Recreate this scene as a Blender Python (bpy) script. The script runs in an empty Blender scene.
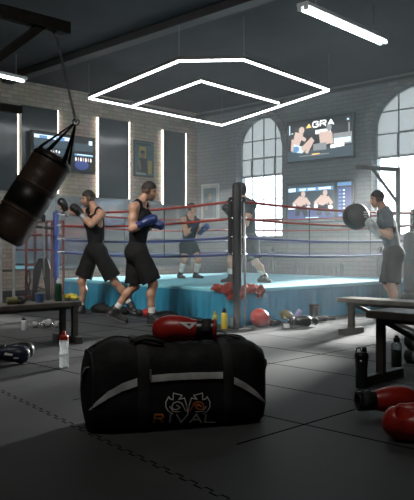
import bpy, bmesh, math, random
import numpy as np
import openvdb as vdb
from mathutils import Vector, Matrix, noise

# ------------------------------------------------------------------ camera, sky, sun, exposure
F, HX, HY = 700.0, 207.0, 246.0          # focal length and vanishing centre in photo pixels
sc = bpy.context.scene
col = sc.collection
cam_d = bpy.data.cameras.new('camera'); cam = bpy.data.objects.new('camera', cam_d); col.objects.link(cam)
cam_d.sensor_width = 36.0; cam_d.lens = F / 500 * 36.0; cam_d.shift_y = -4 / 500
cam_d.clip_start = 0.05; cam_d.clip_end = 200
cam.location = (0, 0, 1.0); cam.rotation_euler = (math.radians(90), 0, 0)
sc.camera = cam
sc.view_settings.view_transform = 'Standard'; sc.view_settings.look = 'None'
sc.view_settings.gamma = 1.0; sc.view_settings.use_curve_mapping = False
sc.view_settings.exposure = 0.0
sc.cycles.use_denoising = True
sc.cycles.max_bounces = 8; sc.cycles.diffuse_bounces = 4; sc.cycles.volume_bounces = 1
sc.cycles.transparent_max_bounces = 12; sc.cycles.sample_clamp_indirect = 4.0

world = bpy.data.worlds.new('overcast_sky'); sc.world = world; world.use_nodes = True
bg = world.node_tree.nodes['Background']
bg.inputs[0].default_value = (0.86, 0.95, 1.0, 1); bg.inputs[1].default_value = 7.0

sun_d = bpy.data.lights.new('sun', 'SUN'); sun_d.energy = 34.0; sun_d.angle = math.radians(9); sun_d.color = (1.0, 0.97, 0.92)
sun = bpy.data.objects.new('sun', sun_d); col.objects.link(sun)
sun.rotation_euler = Vector((-0.5, -0.80, -0.27)).to_track_quat('-Z', 'Y').to_euler()

# unseen fill lights added under the ceiling, aimed at the ring and duffel bag
def fill_area(name, loc, aim, sx, sy, watts, tint):
    d = bpy.data.lights.new(name, 'AREA'); d.shape = 'RECTANGLE'; d.size = sx; d.size_y = sy; d.energy = watts; d.color = tint; d.spread = math.radians(100)
    o = bpy.data.objects.new(name, d); col.objects.link(o); o.location = loc; o.rotation_euler = (Vector(aim) - Vector(loc)).to_track_quat('-Z', 'Y').to_euler(); return o
fill_area('fill_light', (-3.2, 5.8, 4.1), (-1.2, 10.0, 0.9), 1.6, 1.0, 100, (1.0, 0.95, 0.88))
fill_area('fill_light', (1.6, 5.4, 4.1), (1.2, 9.5, 0.3), 1.6, 1.0, 42, (0.95, 1.0, 0.98))
fill_area('fill_light', (-0.6, 2.2, 4.1), (-0.2, 4.6, 0.0), 1.2, 0.8, 10, (1.0, 0.95, 0.88))

HAZE_DENSITY = 0.022
R_ = math.radians
S2 = math.sqrt(0.5)
rng = random.Random(7)

# ------------------------------------------------------------------ where a photo pixel stands in the room
def at(px, py, d):
    return Vector(((px - HX) / F * d, d, 1 + (HY - py) / F * d))
def P(px, py, z=0.0):
    return at(px, py, F * (1 - z) / (py - HY))
CX, CY = -0.25, 17.4                      # the far corner of the room
def rs(px):                               # distance from the corner along the window wall
    k = (px - HX) / F
    return (k * CY - CX) / (S2 * (1 + k))
def ls(px):                               # distance from the corner along the brick wall
    k = (px - HX) / F
    return (CX - k * CY) / (S2 * (1 - k))
def rz_(px, py): return 1 + (HY - py) / F * (CY - S2 * rs(px))
def lz_(px, py): return 1 + (HY - py) / F * (CY - S2 * ls(px))
def RW(s, z=0, o=0): return Vector((CX + S2 * s - S2 * o, CY - S2 * s - S2 * o, z))
def LW(s, z=0, o=0): return Vector((CX - S2 * s + S2 * o, CY - S2 * s - S2 * o, z))
ROTR, ROTL = -math.pi / 4, math.pi / 4    # local x runs to the viewer's right along each wall, -y into the room

# ------------------------------------------------------------------ materials
def mat(name, colr, rough=0.6, metal=0.0, vary=0.08, nscale=12.0, bump=0.0, bscale=60.0, emit=None, estr=0.0, spec=0.5, coat=0.0, sheen=0.0):
    m = bpy.data.materials.new(name); m.use_nodes = True
    nt = m.node_tree; b = nt.nodes['Principled BSDF']
    b.inputs['Roughness'].default_value = rough; b.inputs['Metallic'].default_value = metal
    b.inputs['Specular IOR Level'].default_value = spec
    b.inputs['Coat Weight'].default_value = coat; b.inputs['Sheen Weight'].default_value = sheen
    c = tuple(colr)[:3] + (1,)
    if emit:
        b.inputs['Base Color'].default_value = c
        b.inputs['Emission Color'].default_value = tuple(emit) + (1,); b.inputs['Emission Strength'].default_value = estr
        return m
    tc = nt.nodes.new('ShaderNodeTexCoord')
    n = nt.nodes.new('ShaderNodeTexNoise'); n.inputs['Scale'].default_value = nscale; n.inputs['Detail'].default_value = 4
    nt.links.new(tc.outputs['Object'], n.inputs['Vector'])
    r = nt.nodes.new('ShaderNodeValToRGB')
    r.color_ramp.elements[0].position = 0.3; r.color_ramp.elements[1].position = 0.7
    r.color_ramp.elements[0].color = tuple(x * (1 - vary) for x in c[:3]) + (1,)
    r.color_ramp.elements[1].color = tuple(min(1, x * (1 + vary)) for x in c[:3]) + (1,)
    nt.links.new(n.outputs['Fac'], r.inputs['Fac']); nt.links.new(r.outputs['Color'], b.inputs['Base Color'])
    if bump:
        n2 = nt.nodes.new('ShaderNodeTexNoise'); n2.inputs['Scale'].default_value = bscale
        nt.links.new(tc.outputs['Object'], n2.inputs['Vector'])
        bp = nt.nodes.new('ShaderNodeBump'); bp.inputs['Strength'].default_value = bump; bp.inputs['Distance'].default_value = 0.01
        nt.links.new(n2.outputs['Fac'], bp.inputs['Height']); nt.links.new(bp.outputs['Normal'], b.inputs['Normal'])
    return m

def brick_mat(name, c1, c2, mortar, rough=0.85, bump=0.5):
    m = bpy.data.materials.new(name); m.use_nodes = True
    nt = m.node_tree; b = nt.nodes['Principled BSDF']; b.inputs['Roughness'].default_value = rough
    tc = nt.nodes.new('ShaderNodeTexCoord'); sx = nt.nodes.new('ShaderNodeSeparateXYZ'); cx = nt.nodes.new('ShaderNodeCombineXYZ')
    nt.links.new(tc.outputs['Object'], sx.inputs[0])
    nt.links.new(sx.outputs['X'], cx.inputs['X']); nt.links.new(sx.outputs['Z'], cx.inputs['Y'])
    br = nt.nodes.new('ShaderNodeTexBrick')
    nt.links.new(cx.outputs[0], br.inputs['Vector'])
    br.inputs['Color1'].default_value = c1 + (1,); br.inputs['Color2'].default_value = c2 + (1,); br.inputs['Mortar'].default_value = mortar + (1,)
    br.inputs['Scale'].default_value = 1.0; br.inputs['Brick Width'].default_value = 0.26; br.inputs['Row Height'].default_value = 0.085
    br.inputs['Mortar Size'].default_value = 0.009; br.inputs['Mortar Smooth'].default_value = 0.3
    n = nt.nodes.new('ShaderNodeTexNoise'); n.inputs['Scale'].default_value = 3.0; n.inputs['Detail'].default_value = 6
    nt.links.new(tc.outputs['Object'], n.inputs['Vector'])
    mx = nt.nodes.new('ShaderNodeMix'); mx.data_type = 'RGBA'; mx.blend_type = 'OVERLAY'; mx.inputs['Factor'].default_value = 0.35
    nt.links.new(br.outputs['Color'], mx.inputs[6]); nt.links.new(n.outputs['Color'], mx.inputs[7])
    hs = nt.nodes.new('ShaderNodeHueSaturation'); hs.inputs['Saturation'].default_value = 0.8
    nt.links.new(mx.outputs[2], hs.inputs['Color']); nt.links.new(hs.outputs['Color'], b.inputs['Base Color'])
    iv = nt.nodes.new('ShaderNodeMath'); iv.operation = 'SUBTRACT'; iv.inputs[0].default_value = 1.0
    nt.links.new(br.outputs['Fac'], iv.inputs[1])
    bp = nt.nodes.new('ShaderNodeBump'); bp.inputs['Strength'].default_value = bump; bp.inputs['Distance'].default_value = 0.02
    nt.links.new(iv.outputs[0], bp.inputs['Height']); nt.links.new(bp.outputs['Normal'], b.inputs['Normal'])
    return m

def glass_mat(name, tint=(0.95, 0.98, 1.0), rough=0.0, frost=0.0):
    m = bpy.data.materials.new(name); m.use_nodes = True
    nt = m.node_tree; nt.nodes.remove(nt.nodes['Principled BSDF']); out = nt.nodes['Material Output']
    tr = nt.nodes.new('ShaderNodeBsdfTransparent'); tr.inputs[0].default_value = tint + (1,)
    gl = nt.nodes.new('ShaderNodeBsdfGlossy'); gl.inputs['Roughness'].default_value = rough
    fr = nt.nodes.new('ShaderNodeFresnel'); fr.inputs['IOR'].default_value = 1.45
    mx = nt.nodes.new('ShaderNodeMixShader')
    nt.links.new(fr.outputs[0], mx.inputs[0]); nt.links.new(tr.outputs[0], mx.inputs[1]); nt.links.new(gl.outputs[0], mx.inputs[2])
    last = mx
    if frost:
        tl = nt.nodes.new('ShaderNodeBsdfTranslucent'); tl.inputs[0].default_value = tint + (1,)
        m2 = nt.nodes.new('ShaderNodeMixShader'); m2.inputs[0].default_value = frost
        nt.links.new(mx.outputs[0], m2.inputs[1]); nt.links.new(tl.outputs[0], m2.inputs[2]); last = m2
    nt.links.new(last.outputs[0], out.inputs['Surface'])
    return m

def floor_mat():
    m = bpy.data.materials.new('black_rubber_mats'); m.use_nodes = True
    nt = m.node_tree; L = nt.links; b = nt.nodes['Principled BSDF']
    N = nt.nodes.new
    tc = N('ShaderNodeTexCoord'); sx = N('ShaderNodeSeparateXYZ'); L.new(tc.outputs['Object'], sx.inputs[0])
    def mth(op, a, b_=None, c=None):
        n = N('ShaderNodeMath'); n.operation = op
        for i, v in enumerate((a, b_, c)):
            if v is None: continue
            if hasattr(v, 'links') or hasattr(v, 'is_linked'): L.new(v, n.inputs[i])
            else: n.inputs[i].default_value = v
        return n.outputs[0]
    X, Y = sx.outputs['X'], sx.outputs['Y']
    v = mth('MULTIPLY', mth('ADD', X, Y), S2)       # across: distance from the brick wall side
    u = mth('MULTIPLY', mth('SUBTRACT', X, Y), S2)
    def line(c, off, per, w):                        # 1 on joints
        t = mth('FRACT', mth('DIVIDE', mth('SUBTRACT', c, off), per))
        dd = mth('MULTIPLY', mth('MINIMUM', t, mth('SUBTRACT', 1.0, t)), per)
        return mth('LESS_THAN', dd, w)
    far = mth('GREATER_THAN', v, 2.6)
    j1 = mth('MULTIPLY', line(v, 3.16, 0.72, 0.008), far)
    j2 = mth('MULTIPLY', line(u, -2.39, 1.44, 0.008), far)
    # the interlocking edge of the front mats
    tooth = mth('MULTIPLY', mth('GREATER_THAN', mth('SINE', mth('MULTIPLY', u, 58.0)), 0.0), 0.025)
    e = mth('SUBTRACT', mth('ADD', v, mth('MULTIPLY_ADD', u, 0.16, -1.695)), tooth)
    j3 = mth('LESS_THAN', mth('ABSOLUTE', e), 0.005)
    j4 = mth('MULTIPLY', mth('LESS_THAN', mth('ABSOLUTE', mth('FRACT', mth('ADD', mth('MULTIPLY', u, 58.0 / (2 * math.pi)), 0.0))), 0.08), 0.0)
    t2 = mth('MULTIPLY', mth('LESS_THAN', mth('ABSOLUTE', mth('ADD', v, mth('MULTIPLY_ADD', u, 0.16, -1.7075))), 0.0125),
             mth('LESS_THAN', mth('ABSOLUTE', mth('SINE', mth('MULTIPLY', u, 58.0))), 0.13))
    j5 = mth('LESS_THAN', mth('ABSOLUTE', mth('SUBTRACT', v, 5.32)), 0.013)
    J = mth('MAXIMUM', mth('MAXIMUM', mth('MAXIMUM', j1, j2), mth('MAXIMUM', j3, t2)), j5)
    n = N('ShaderNodeTexNoise'); n.inputs['Scale'].default_value = 2.2; n.inputs['Detail'].default_value = 8; L.new(tc.outputs['Object'], n.inputs['Vector'])
    n2 = N('ShaderNodeTexNoise'); n2.inputs['Scale'].default_value = 220; n2.inputs['Detail'].default_value = 2; L.new(tc.outputs['Object'], n2.inputs['Vector'])
    r = N('ShaderNodeValToRGB'); r.color_ramp.elements[0].position = 0.3; r.color_ramp.elements[1].position = 0.72
    r.color_ramp.elements[0].color = (0.036, 0.038, 0.040, 1); r.color_ramp.elements[1].color = (0.056, 0.059, 0.061, 1)
    L.new(n.outputs['Fac'], r.inputs['Fac'])
    mx = N('ShaderNodeMix'); mx.data_type = 'RGBA'; L.new(J, mx.inputs['Factor']); L.new(r.outputs['Color'], mx.inputs[6]); mx.inputs[7].default_value = (0.002, 0.002, 0.002, 1)
    L.new(mx.outputs[2], b.inputs['Base Color'])
    L.new(mth('MULTIPLY', mth('SUBTRACT', 1.0, J), 0.4), b.inputs['Specular IOR Level'])
    rr = N('ShaderNodeMapRange'); L.new(n.outputs['Fac'], rr.inputs['Value']); rr.inputs['To Min'].default_value = 0.54; rr.inputs['To Max'].default_value = 0.72
    L.new(rr.outputs[0], b.inputs['Roughness'])
    h = mth('SUBTRACT', mth('MULTIPLY', n2.outputs['Fac'], 0.12), J)
    bp = N('ShaderNodeBump'); bp.inputs['Strength'].default_value = 0.5; bp.inputs['Distance'].default_value = 0.004
    L.new(h, bp.inputs['Height']); L.new(bp.outputs['Normal'], b.inputs['Normal'])
    return m

M = {}
M['brick'] = brick_mat('tan_brick', (0.50, 0.40, 0.30), (0.37, 0.29, 0.215), (0.27, 0.225, 0.18))
M['painted_brick'] = brick_mat('grey_painted_brick', (0.17, 0.19, 0.20), (0.15, 0.17, 0.18), (0.105, 0.115, 0.12), 0.7, 0.35)
M['arch_brick'] = brick_mat('grey_arch_brick', (0.25, 0.255, 0.25), (0.19, 0.195, 0.19), (0.12, 0.125, 0.125), 0.8, 0.4)
M['floor'] = floor_mat()
M['ceiling'] = mat('charcoal_ceiling', (0.032, 0.034, 0.037), 0.85, vary=0.15, nscale=2.5, bump=0.15)
M['beam'] = mat('dark_ceiling_beam', (0.035, 0.037, 0.04), 0.6)
M['steel_dark'] = mat('black_painted_steel', (0.04, 0.038, 0.036), 0.55, 0.2, vary=0.25, nscale=25)
M['steel_grey'] = mat('worn_grey_steel', (0.24, 0.245, 0.25), 0.5, 0.3, vary=0.2, nscale=20)
M['chrome'] = mat('polished_steel', (0.55, 0.56, 0.57), 0.22, 1.0)
M['panel'] = mat('dark_smoked_panel', (0.055, 0.065, 0.07), 0.16, 0.0, vary=0.05, nscale=2, spec=0.8)
M['mirror'] = mat('gym_mirror', (0.60, 0.63, 0.64), 0.13, 1.0, vary=0.03, nscale=1.5)
M['led'] = mat('white_led', (1, 1, 1), 0.5, emit=(0.93, 0.97, 1.0), estr=9.0)
M['led_warm'] = mat('warm_led', (1, 1, 1), 0.5, emit=(1.0, 0.93, 0.82), estr=6.0)
M['fluor'] = mat('fluorescent_tube', (1, 1, 1), 0.5, emit=(0.88, 1.0, 0.95), estr=20.0)
M['white_metal'] = mat('white_enamel', (0.5, 0.52, 0.52), 0.4)
M['window_frame'] = mat('grey_window_steel', (0.20, 0.22, 0.23), 0.5, 0.2)
M['glass_clear'] = glass_mat('clear_window_glass')
M['glass_frost'] = glass_mat('grey_frosted_glass', (0.032, 0.036, 0.038), 0.3, 0.93)
M['black_plastic'] = mat('black_plastic', (0.012, 0.012, 0.013), 0.35)
M['wood'] = mat('worn_dark_bench_wood', (0.09, 0.08, 0.07), 0.5, vary=0.35, nscale=9, bump=0.2, bscale=40)
M['bench_steel'] = mat('brown_grey_bench_steel', (0.075, 0.07, 0.062), 0.5, 0.2, vary=0.25, nscale=14)
M['canvas'] = mat('pale_blue_ring_canvas', (0.20, 0.54, 0.65), 0.7, vary=0.06, nscale=3, bump=0.1)
M['apron'] = mat('blue_ring_skirt', (0.026, 0.23, 0.37), 0.55, vary=0.12, nscale=4, bump=0.1, spec=0.4)
M['rope_red'] = mat('red_rope', (0.30, 0.045, 0.035), 0.6)
M['rope_blue'] = mat('blue_rope', (0.05, 0.07, 0.20), 0.5)
M['pad_black'] = mat('black_corner_pad', (0.010, 0.0105, 0.012), 0.6, vary=0.2)
M['pad_blue'] = mat('blue_corner_post', (0.04, 0.08, 0.30), 0.45)
M['pad_white'] = mat('white_vinyl', (0.7, 0.72, 0.74), 0.45)
M['leather_bag'] = mat('brown_black_leather', (0.060, 0.038, 0.028), 0.42, vary=0.6, nscale=5, bump=0.25, bscale=35, spec=0.55)
M['leather_band'] = mat('black_leather_band', (0.010, 0.009, 0.009), 0.42, vary=0.3, nscale=8)
M['leather_seam'] = mat('tan_leather_band', (0.075, 0.05, 0.037), 0.5, vary=0.3, nscale=8)
M['nylon'] = mat('black_nylon', (0.013, 0.013, 0.014), 0.7, vary=0.3, nscale=30, bump=0.35, bscale=180, spec=0.3)
M['webbing'] = mat('black_webbing', (0.02, 0.02, 0.021), 0.7, vary=0.3, nscale=60, bump=0.3, bscale=300)
M['silver'] = mat('silver_reflective_tape', (0.72, 0.74, 0.75), 0.5, 0.0, vary=0.18, nscale=14)
M['logo_white'] = mat('silver_grey_print', (0.9, 0.9, 0.9), 0.6)
M['logo_grey'] = mat('dull_grey_print', (0.9, 0.9, 0.9), 0.6)
M['logo_orange'] = mat('orange_print', (0.85, 0.27, 0.07), 0.6)
M['red_leather'] = mat('red_glove_leather', (0.38, 0.022, 0.014), 0.34, vary=0.12, nscale=9, bump=0.12, bscale=45)
M['red_dark'] = mat('dark_red_leather', (0.20, 0.016, 0.012), 0.36, vary=0.15, nscale=9, bump=0.12, bscale=45)
M['black_leather'] = mat('black_glove_leather', (0.014, 0.014, 0.015), 0.33, vary=0.3, nscale=12, bump=0.15, bscale=60)
M['blue_leather'] = mat('blue_glove_leather', (0.018, 0.032, 0.13), 0.36, vary=0.2, nscale=12, bump=0.1)
M['navy_leather'] = mat('navy_glove_leather', (0.014, 0.02, 0.05), 0.35, vary=0.25, nscale=14, bump=0.12)
M['grey_leather'] = mat('grey_glove_leather', (0.36, 0.38, 0.38), 0.5, vary=0.15)
M['olive_leather'] = mat('olive_leather', (0.14, 0.13, 0.05), 0.5, vary=0.2)
M['skin'] = mat('skin', (0.40, 0.22, 0.145), 0.5, vary=0.07, nscale=9)
M['skin_pale'] = mat('pale_skin', (0.46, 0.28, 0.20), 0.5, vary=0.07, nscale=9)
M['stubble'] = mat('stubbled_skin', (0.15, 0.085, 0.06), 0.6, vary=0.15, nscale=60)
M['faded_hair'] = mat('faded_hair', (0.085, 0.052, 0.036), 0.65, vary=0.2, nscale=60)
M['lips'] = mat('lips', (0.26, 0.10, 0.08), 0.45)
M['eye'] = mat('dark_eyes', (0.03, 0.02, 0.016), 0.2)
M['hair'] = mat('dark_cropped_hair', (0.016, 0.011, 0.008), 0.7, vary=0.4, nscale=90, bump=0.4, bscale=140)
M['cloth_black'] = mat('black_jersey', (0.009, 0.009, 0.0105), 0.85, vary=0.2, nscale=20, bump=0.2, bscale=30, spec=0.2)
M['cloth_shorts'] = mat('black_shorts_cloth', (0.010, 0.0098, 0.0105), 0.85, vary=0.2, nscale=20, bump=0.25, bscale=22, spec=0.2)
M['cloth_grey'] = mat('slate_tshirt', (0.05, 0.070, 0.080), 0.9, vary=0.12, nscale=16, bump=0.2, bscale=25)
M['cloth_dark'] = mat('dark_slate_cloth', (0.04, 0.05, 0.055), 0.85, vary=0.12, nscale=16, bump=0.2, bscale=25)
M['sock'] = mat('white_sock', (0.6, 0.6, 0.58), 0.8)
M['ball_leather'] = mat('scuffed_ball_leather', (0.024, 0.020, 0.019), 0.55, vary=0.4, nscale=6, bump=0.15, bscale=30)
M['shoe'] = mat('black_shoe', (0.016, 0.016, 0.016), 0.5, vary=0.25, nscale=40)
M['sole'] = mat('grey_sole', (0.14, 0.135, 0.13), 0.6)
M['towel'] = mat('red_towel', (0.20, 0.028, 0.018), 0.9, vary=0.25, nscale=40, bump=0.5, bscale=90)
M['yellow'] = mat('yellow_plastic', (0.62, 0.46, 0.05), 0.45)
M['lime'] = mat('dull_lime_plastic', (0.34, 0.34, 0.07), 0.45)
M['grey_plastic'] = mat('grey_plastic', (0.16, 0.17, 0.18), 0.45)
M['red_plastic'] = mat('red_plastic', (0.45, 0.03, 0.02), 0.35)
M['white_plastic'] = mat('white_plastic', (0.55, 0.56, 0.55), 0.4)
M['blue_plastic'] = mat('blue_plastic', (0.05, 0.10, 0.24), 0.4)
M['green_drink'] = mat('dark_green_drink', (0.012, 0.045, 0.018), 0.2)
M['clear'] = glass_mat('clear_bottle_plastic', (0.78, 0.80, 0.80), 0.08, 0.22)
M['smoke_plastic'] = mat('smoked_bottle_plastic', (0.02, 0.021, 0.022), 0.22, coat=0.3)
M['red_paint'] = mat('red_painted_steel', (0.25, 0.05, 0.045), 0.5, vary=0.15)
M['radiator'] = mat('grey_radiator_enamel', (0.13, 0.145, 0.15), 0.5)
M['wrap_yellow'] = mat('yellow_hand_wrap', (0.55, 0.45, 0.06), 0.9, bump=0.4, bscale=120)
M['paper'] = mat('poster_paper', (0.42, 0.42, 0.39), 0.8, vary=0.15, nscale=6)
M['poster_dark'] = mat('poster_dark_ink', (0.05, 0.055, 0.06), 0.7)
M['poster_teal'] = mat('poster_teal_ink', (0.07, 0.14, 0.16), 0.7, vary=0.3, nscale=8)
M['poster_yellow'] = mat('poster_yellow_ink', (0.48, 0.38, 0.08), 0.7)
M['poster_tan'] = mat('poster_tan_ink', (0.30, 0.20, 0.14), 0.7)
def scr(name, c, s): M[name] = mat(name, (0.01, 0.01, 0.01), 0.25, emit=c, estr=s * 1.7)
scr('screen_black', (0.03, 0.045, 0.06), 0.10); scr('screen_blue', (0.12, 0.30, 0.55), 0.8); scr('screen_deep', (0.05, 0.08, 0.28), 0.6)
scr('screen_pale', (0.62, 0.82, 0.95), 1.0); scr('screen_white', (0.95, 0.97, 1.0), 1.1); scr('screen_skin', (0.66, 0.50, 0.43), 0.8)
scr('screen_grey', (0.35, 0.38, 0.40), 0.6); scr('screen_orange', (0.95, 0.62, 0.18), 1.0); scr('screen_dim', (0.06, 0.10, 0.13), 0.5)

# ------------------------------------------------------------------ mesh helpers
class MB:
    def __init__(s): s.v, s.f, s.m, s.mats = [], [], [], []
    def mi(s, m):
        if m is None: return 0
        if m not in s.mats: s.mats.append(m)
        return s.mats.index(m)
    def add(s, vs, fs, m=None):
        o = len(s.v); k = s.mi(m)
        s.v += [tuple(v) for v in vs]; s.f += [tuple(i + o for i in f) for f in fs]; s.m += [k] * len(fs); return s
    def box(s, c, d, m=None, X=None, rot=None):
        hx, hy, hz = d[0] / 2, d[1] / 2, d[2] / 2
        vs = [Vector((x, y, z)) for x in (-hx, hx) for y in (-hy, hy) for z in (-hz, hz)]
        if rot is not None: vs = [rot @ v for v in vs]
        vs = [v + Vector(c) for v in vs]
        if X is not None: vs = [X @ v for v in vs]
        return s.add(vs, [(0, 1, 3, 2), (4, 6, 7, 5), (0, 4, 5, 1), (2, 3, 7, 6), (0, 2, 6, 4), (1, 5, 7, 3)], m)
    def bar(s, a, b, w, h, m=None, up=(0, 0, 1)):     # square bar from a to b
        a, b = Vector(a), Vector(b); d = (b - a).normalized(); up = Vector(up)
        if abs(d.dot(up)) > 0.98: up = Vector((0, 1, 0))
        sd = d.cross(up).normalized(); u = sd.cross(d).normalized()
        vs = [p + sd * (i * w / 2) + u * (j * h / 2) for p in (a, b) for i in (-1, 1) for j in (-1, 1)]
        return s.add(vs, [(0, 1, 3, 2), (4, 6, 7, 5), (0, 4, 5, 1), (2, 3, 7, 6), (0, 2, 6, 4), (1, 5, 7, 3)], m)
    def tube(s, pts, r, n=12, m=None, closed=False, sq=1.0):
        pts = [Vector(p) for p in pts]; N = len(pts)
        rad = r if isinstance(r, (list, tuple)) else [r] * N
        up = None; vs = []
        for i, p in enumerate(pts):
            if closed: d = (pts[(i + 1) % N] - pts[i - 1]).normalized()
            else: d = (pts[min(i + 1, N - 1)] - pts[max(i - 1, 0)]).normalized()
            if up is None:
                up = Vector((0, 0, 1)) if abs(d.z) < 0.9 else Vector((0, 1, 0))
            up = (up - d * up.dot(d)).normalized(); sd = d.cross(up)
            for k in range(n):
                a = 2 * math.pi * k / n
                vs.append(p + (sd * math.cos(a) + up * math.sin(a) * sq) * rad[i])
        fs = []
        for i in range(N if closed else N - 1):
            j = (i + 1) % N
            for k in range(n):
                fs.append((i * n + k, i * n + (k + 1) % n, j * n + (k + 1) % n, j * n + k))
        if not closed:
            fs.append(tuple(range(n - 1, -1, -1))); fs.append(tuple((N - 1) * n + k for k in range(n)))
        return s.add(vs, fs, m)
    def lathe(s, prof, n=24, m=None, X=None):          # (radius, z) from bottom to top
        vs = []
        for r, z in prof:
            for k in range(n):
                a = 2 * math.pi * k / n; v = Vector((r * math.cos(a), r * math.sin(a), z)); vs.append(X @ v if X is not None else v)
        fs = [(i * n + k, i * n + (k + 1) % n, (i + 1) * n + (k + 1) % n, (i + 1) * n + k) for i in range(len(prof) - 1) for k in range(n)]
        fs.append(tuple(range(n - 1, -1, -1))); fs.append(tuple((len(prof) - 1) * n + k for k in range(n)))
        return s.add(vs, fs, m)
    def grid(s, rows, m=None, closed=False):
        h, w = len(rows), len(rows[0]); vs = [v for r in rows for v in r]
        fs = [(i * w + j, i * w + (j + 1) % w, (i + 1) * w + (j + 1) % w, (i + 1) * w + j) for i in range(h - 1) for j in range(w if closed else w - 1)]
        return s.add(vs, fs, m)
    def poly(s, pts, m=None):
        return s.add(pts, [tuple(range(len(pts)))], m)
    def build(s, name, m=None, parent=None, smooth=False, bevel=0.0, solid=0.0, loc=None, sub=0, seg=2):
        me = bpy.data.meshes.new(name); me.from_pydata(s.v, [], s.f)
        for x in (s.mats or [m]): me.materials.append(x)
        if s.mats: me.polygons.foreach_set('material_index', s.m)
        bm = bmesh.new(); bm.from_mesh(me); bmesh.ops.recalc_face_normals(bm, faces=bm.faces); bm.to_mesh(me); bm.free()
        if smooth: me.shade_smooth()
        o = bpy.data.objects.new(name, me); col.objects.link(o)
        if parent is not None: o.parent = parent
        if loc is not None: o.location = loc
        if solid:
            q = o.modifiers.new('thickness', 'SOLIDIFY'); q.thickness = solid; q.offset = 0
        if bevel:
            q = o.modifiers.new('bevel', 'BEVEL'); q.width = bevel; q.segments = seg; q.limit_method = 'ANGLE'
        if sub:
            q = o.modifiers.new('subdivision', 'SUBSURF'); q.levels = sub; q.render_levels = sub
        return o

def thing(name, label, cat, loc=(0, 0, 0), rotz=0.0, group=None, kind=None):
    o = bpy.data.objects.new(name, None); col.objects.link(o); o.empty_display_size = 0.1
    o.location = loc; o.rotation_euler = (0, 0, rotz)
    o['label'] = label; o['category'] = cat
    if group: o['group'] = group
    if kind: o['kind'] = kind
    return o
def tag(o, label, cat, group=None, kind=None):
    o['label'] = label; o['category'] = cat
    if group: o['group'] = group
    if kind: o['kind'] = kind
    return o
def struct(o):
    o['kind'] = 'structure'; return o

# ------------------------------------------------------------------ implicit solids for soft, organic shapes
def V3(v): return np.array(tuple(v), dtype=np.float32)
def cap(a, b, ra, rb=None):
    a, b = V3(a), V3(b); rb = ra if rb is None else rb; ab = b - a; l2 = max(float(ab @ ab), 1e-9)
    def f(Q):
        t = np.clip(((Q - a) @ ab) / l2, 0, 1)
        return np.linalg.norm(Q - a - t[:, None] * ab, axis=1) - (ra + (rb - ra) * t)
    return f
def ell(c, r, fr=None):                                # fr: rows are the three local axes
    c = V3(c); r = np.array(r, dtype=np.float32)
    fr = None if fr is None else np.array([tuple(x) for x in fr], dtype=np.float32)
    def f(Q):
        q = Q - c
        if fr is not None: q = q @ fr.T
        k0 = np.linalg.norm(q / r, axis=1); k1 = np.linalg.norm(q / (r * r), axis=1)
        return k0 * (k0 - 1) / np.maximum(k1, 1e-6)
    return f
def plane(p, n):                                       # solid on the side away from n
    p, n = V3(p), V3(Vector(n).normalized())
    return lambda Q: (Q - p) @ n
def smin(k, fs):
    def f(Q):
        d = fs[0](Q)
        for g in fs[1:]:
            e = g(Q); h = np.clip(0.5 + 0.5 * (e - d) / k, 0, 1); d = e + (d - e) * h - k * h * (1 - h)
        return d
    return f
def both(*fs): return lambda Q: np.max(np.stack([f(Q) for f in fs]), axis=0)
def minus(a, b): return lambda Q: np.maximum(a(Q), -b(Q))
def grow(f, t): return lambda Q: f(Q) - t
def rough(f, amp, sc_, seed=0):
    def g(Q):
        q = Q * sc_ + seed
        w = np.sin(q[:, 0] * 1.0 + 1.7 * np.sin(q[:, 1] * 0.8 + seed)) + np.sin(q[:, 1] * 1.3 + 1.3 * np.sin(q[:, 2] * 1.1)) + np.sin(q[:, 2] * 1.2 + 1.5 * np.sin(q[:, 0] * 0.9))
        return f(Q) + amp * w / 3
    return g
def sdf_obj(name, f, lo, hi, h, m, parent=None, X=None, paint=None, loc=None):
    lo, hi = np.array(tuple(lo), dtype=np.float32) - 2 * h, np.array(tuple(hi), dtype=np.float32) + 2 * h
    n = np.ceil((hi - lo) / h).astype(int) + 1
    g = np.stack(np.meshgrid(*[lo[i] + h * np.arange(n[i], dtype=np.float32) for i in range(3)], indexing='ij'), -1).reshape(-1, 3)
    d = np.empty(len(g), dtype=np.float32)
    for i in range(0, len(g), 400000): d[i:i + 400000] = f(g[i:i + 400000])
    d = np.clip(d, -4 * h, 4 * h)
    G = vdb.FloatGrid(4 * h); G.copyFromArray(d.reshape(tuple(n)).astype(np.float32))
    pts, quads = G.convertToQuads()
    pts = np.asarray(pts, dtype=np.float64) * h + lo
    quads = np.asarray(quads)
    me = bpy.data.meshes.new(name)
    if X is not None:
        A = np.array(X); pts = pts @ A[:3, :3].T + A[:3, 3]
    a, b, c = pts[quads[:, 0]], pts[quads[:, 1]], pts[quads[:, 2]]
    e = pts[quads[:, 3]]
    vol = np.einsum('ij,ij->i', a, np.cross(b, c)).sum() + np.einsum('ij,ij->i', a, np.cross(c, e)).sum()
    if vol < 0: quads = quads[:, ::-1]
    me.from_pydata(pts.tolist(), [], quads.tolist())
    mats = m if isinstance(m, list) else [m]
    for x in mats: me.materials.append(x)
    if paint:
        cen = (pts[quads[:, 0]] + pts[quads[:, 2]]) / 2
        me.polygons.foreach_set('material_index', paint(cen).astype(np.int32))
    me.shade_smooth()
    o = bpy.data.objects.new(name, me); col.objects.link(o)
    if parent is not None: o.parent = parent
    if loc is not None: o.location = loc
    return o
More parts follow.
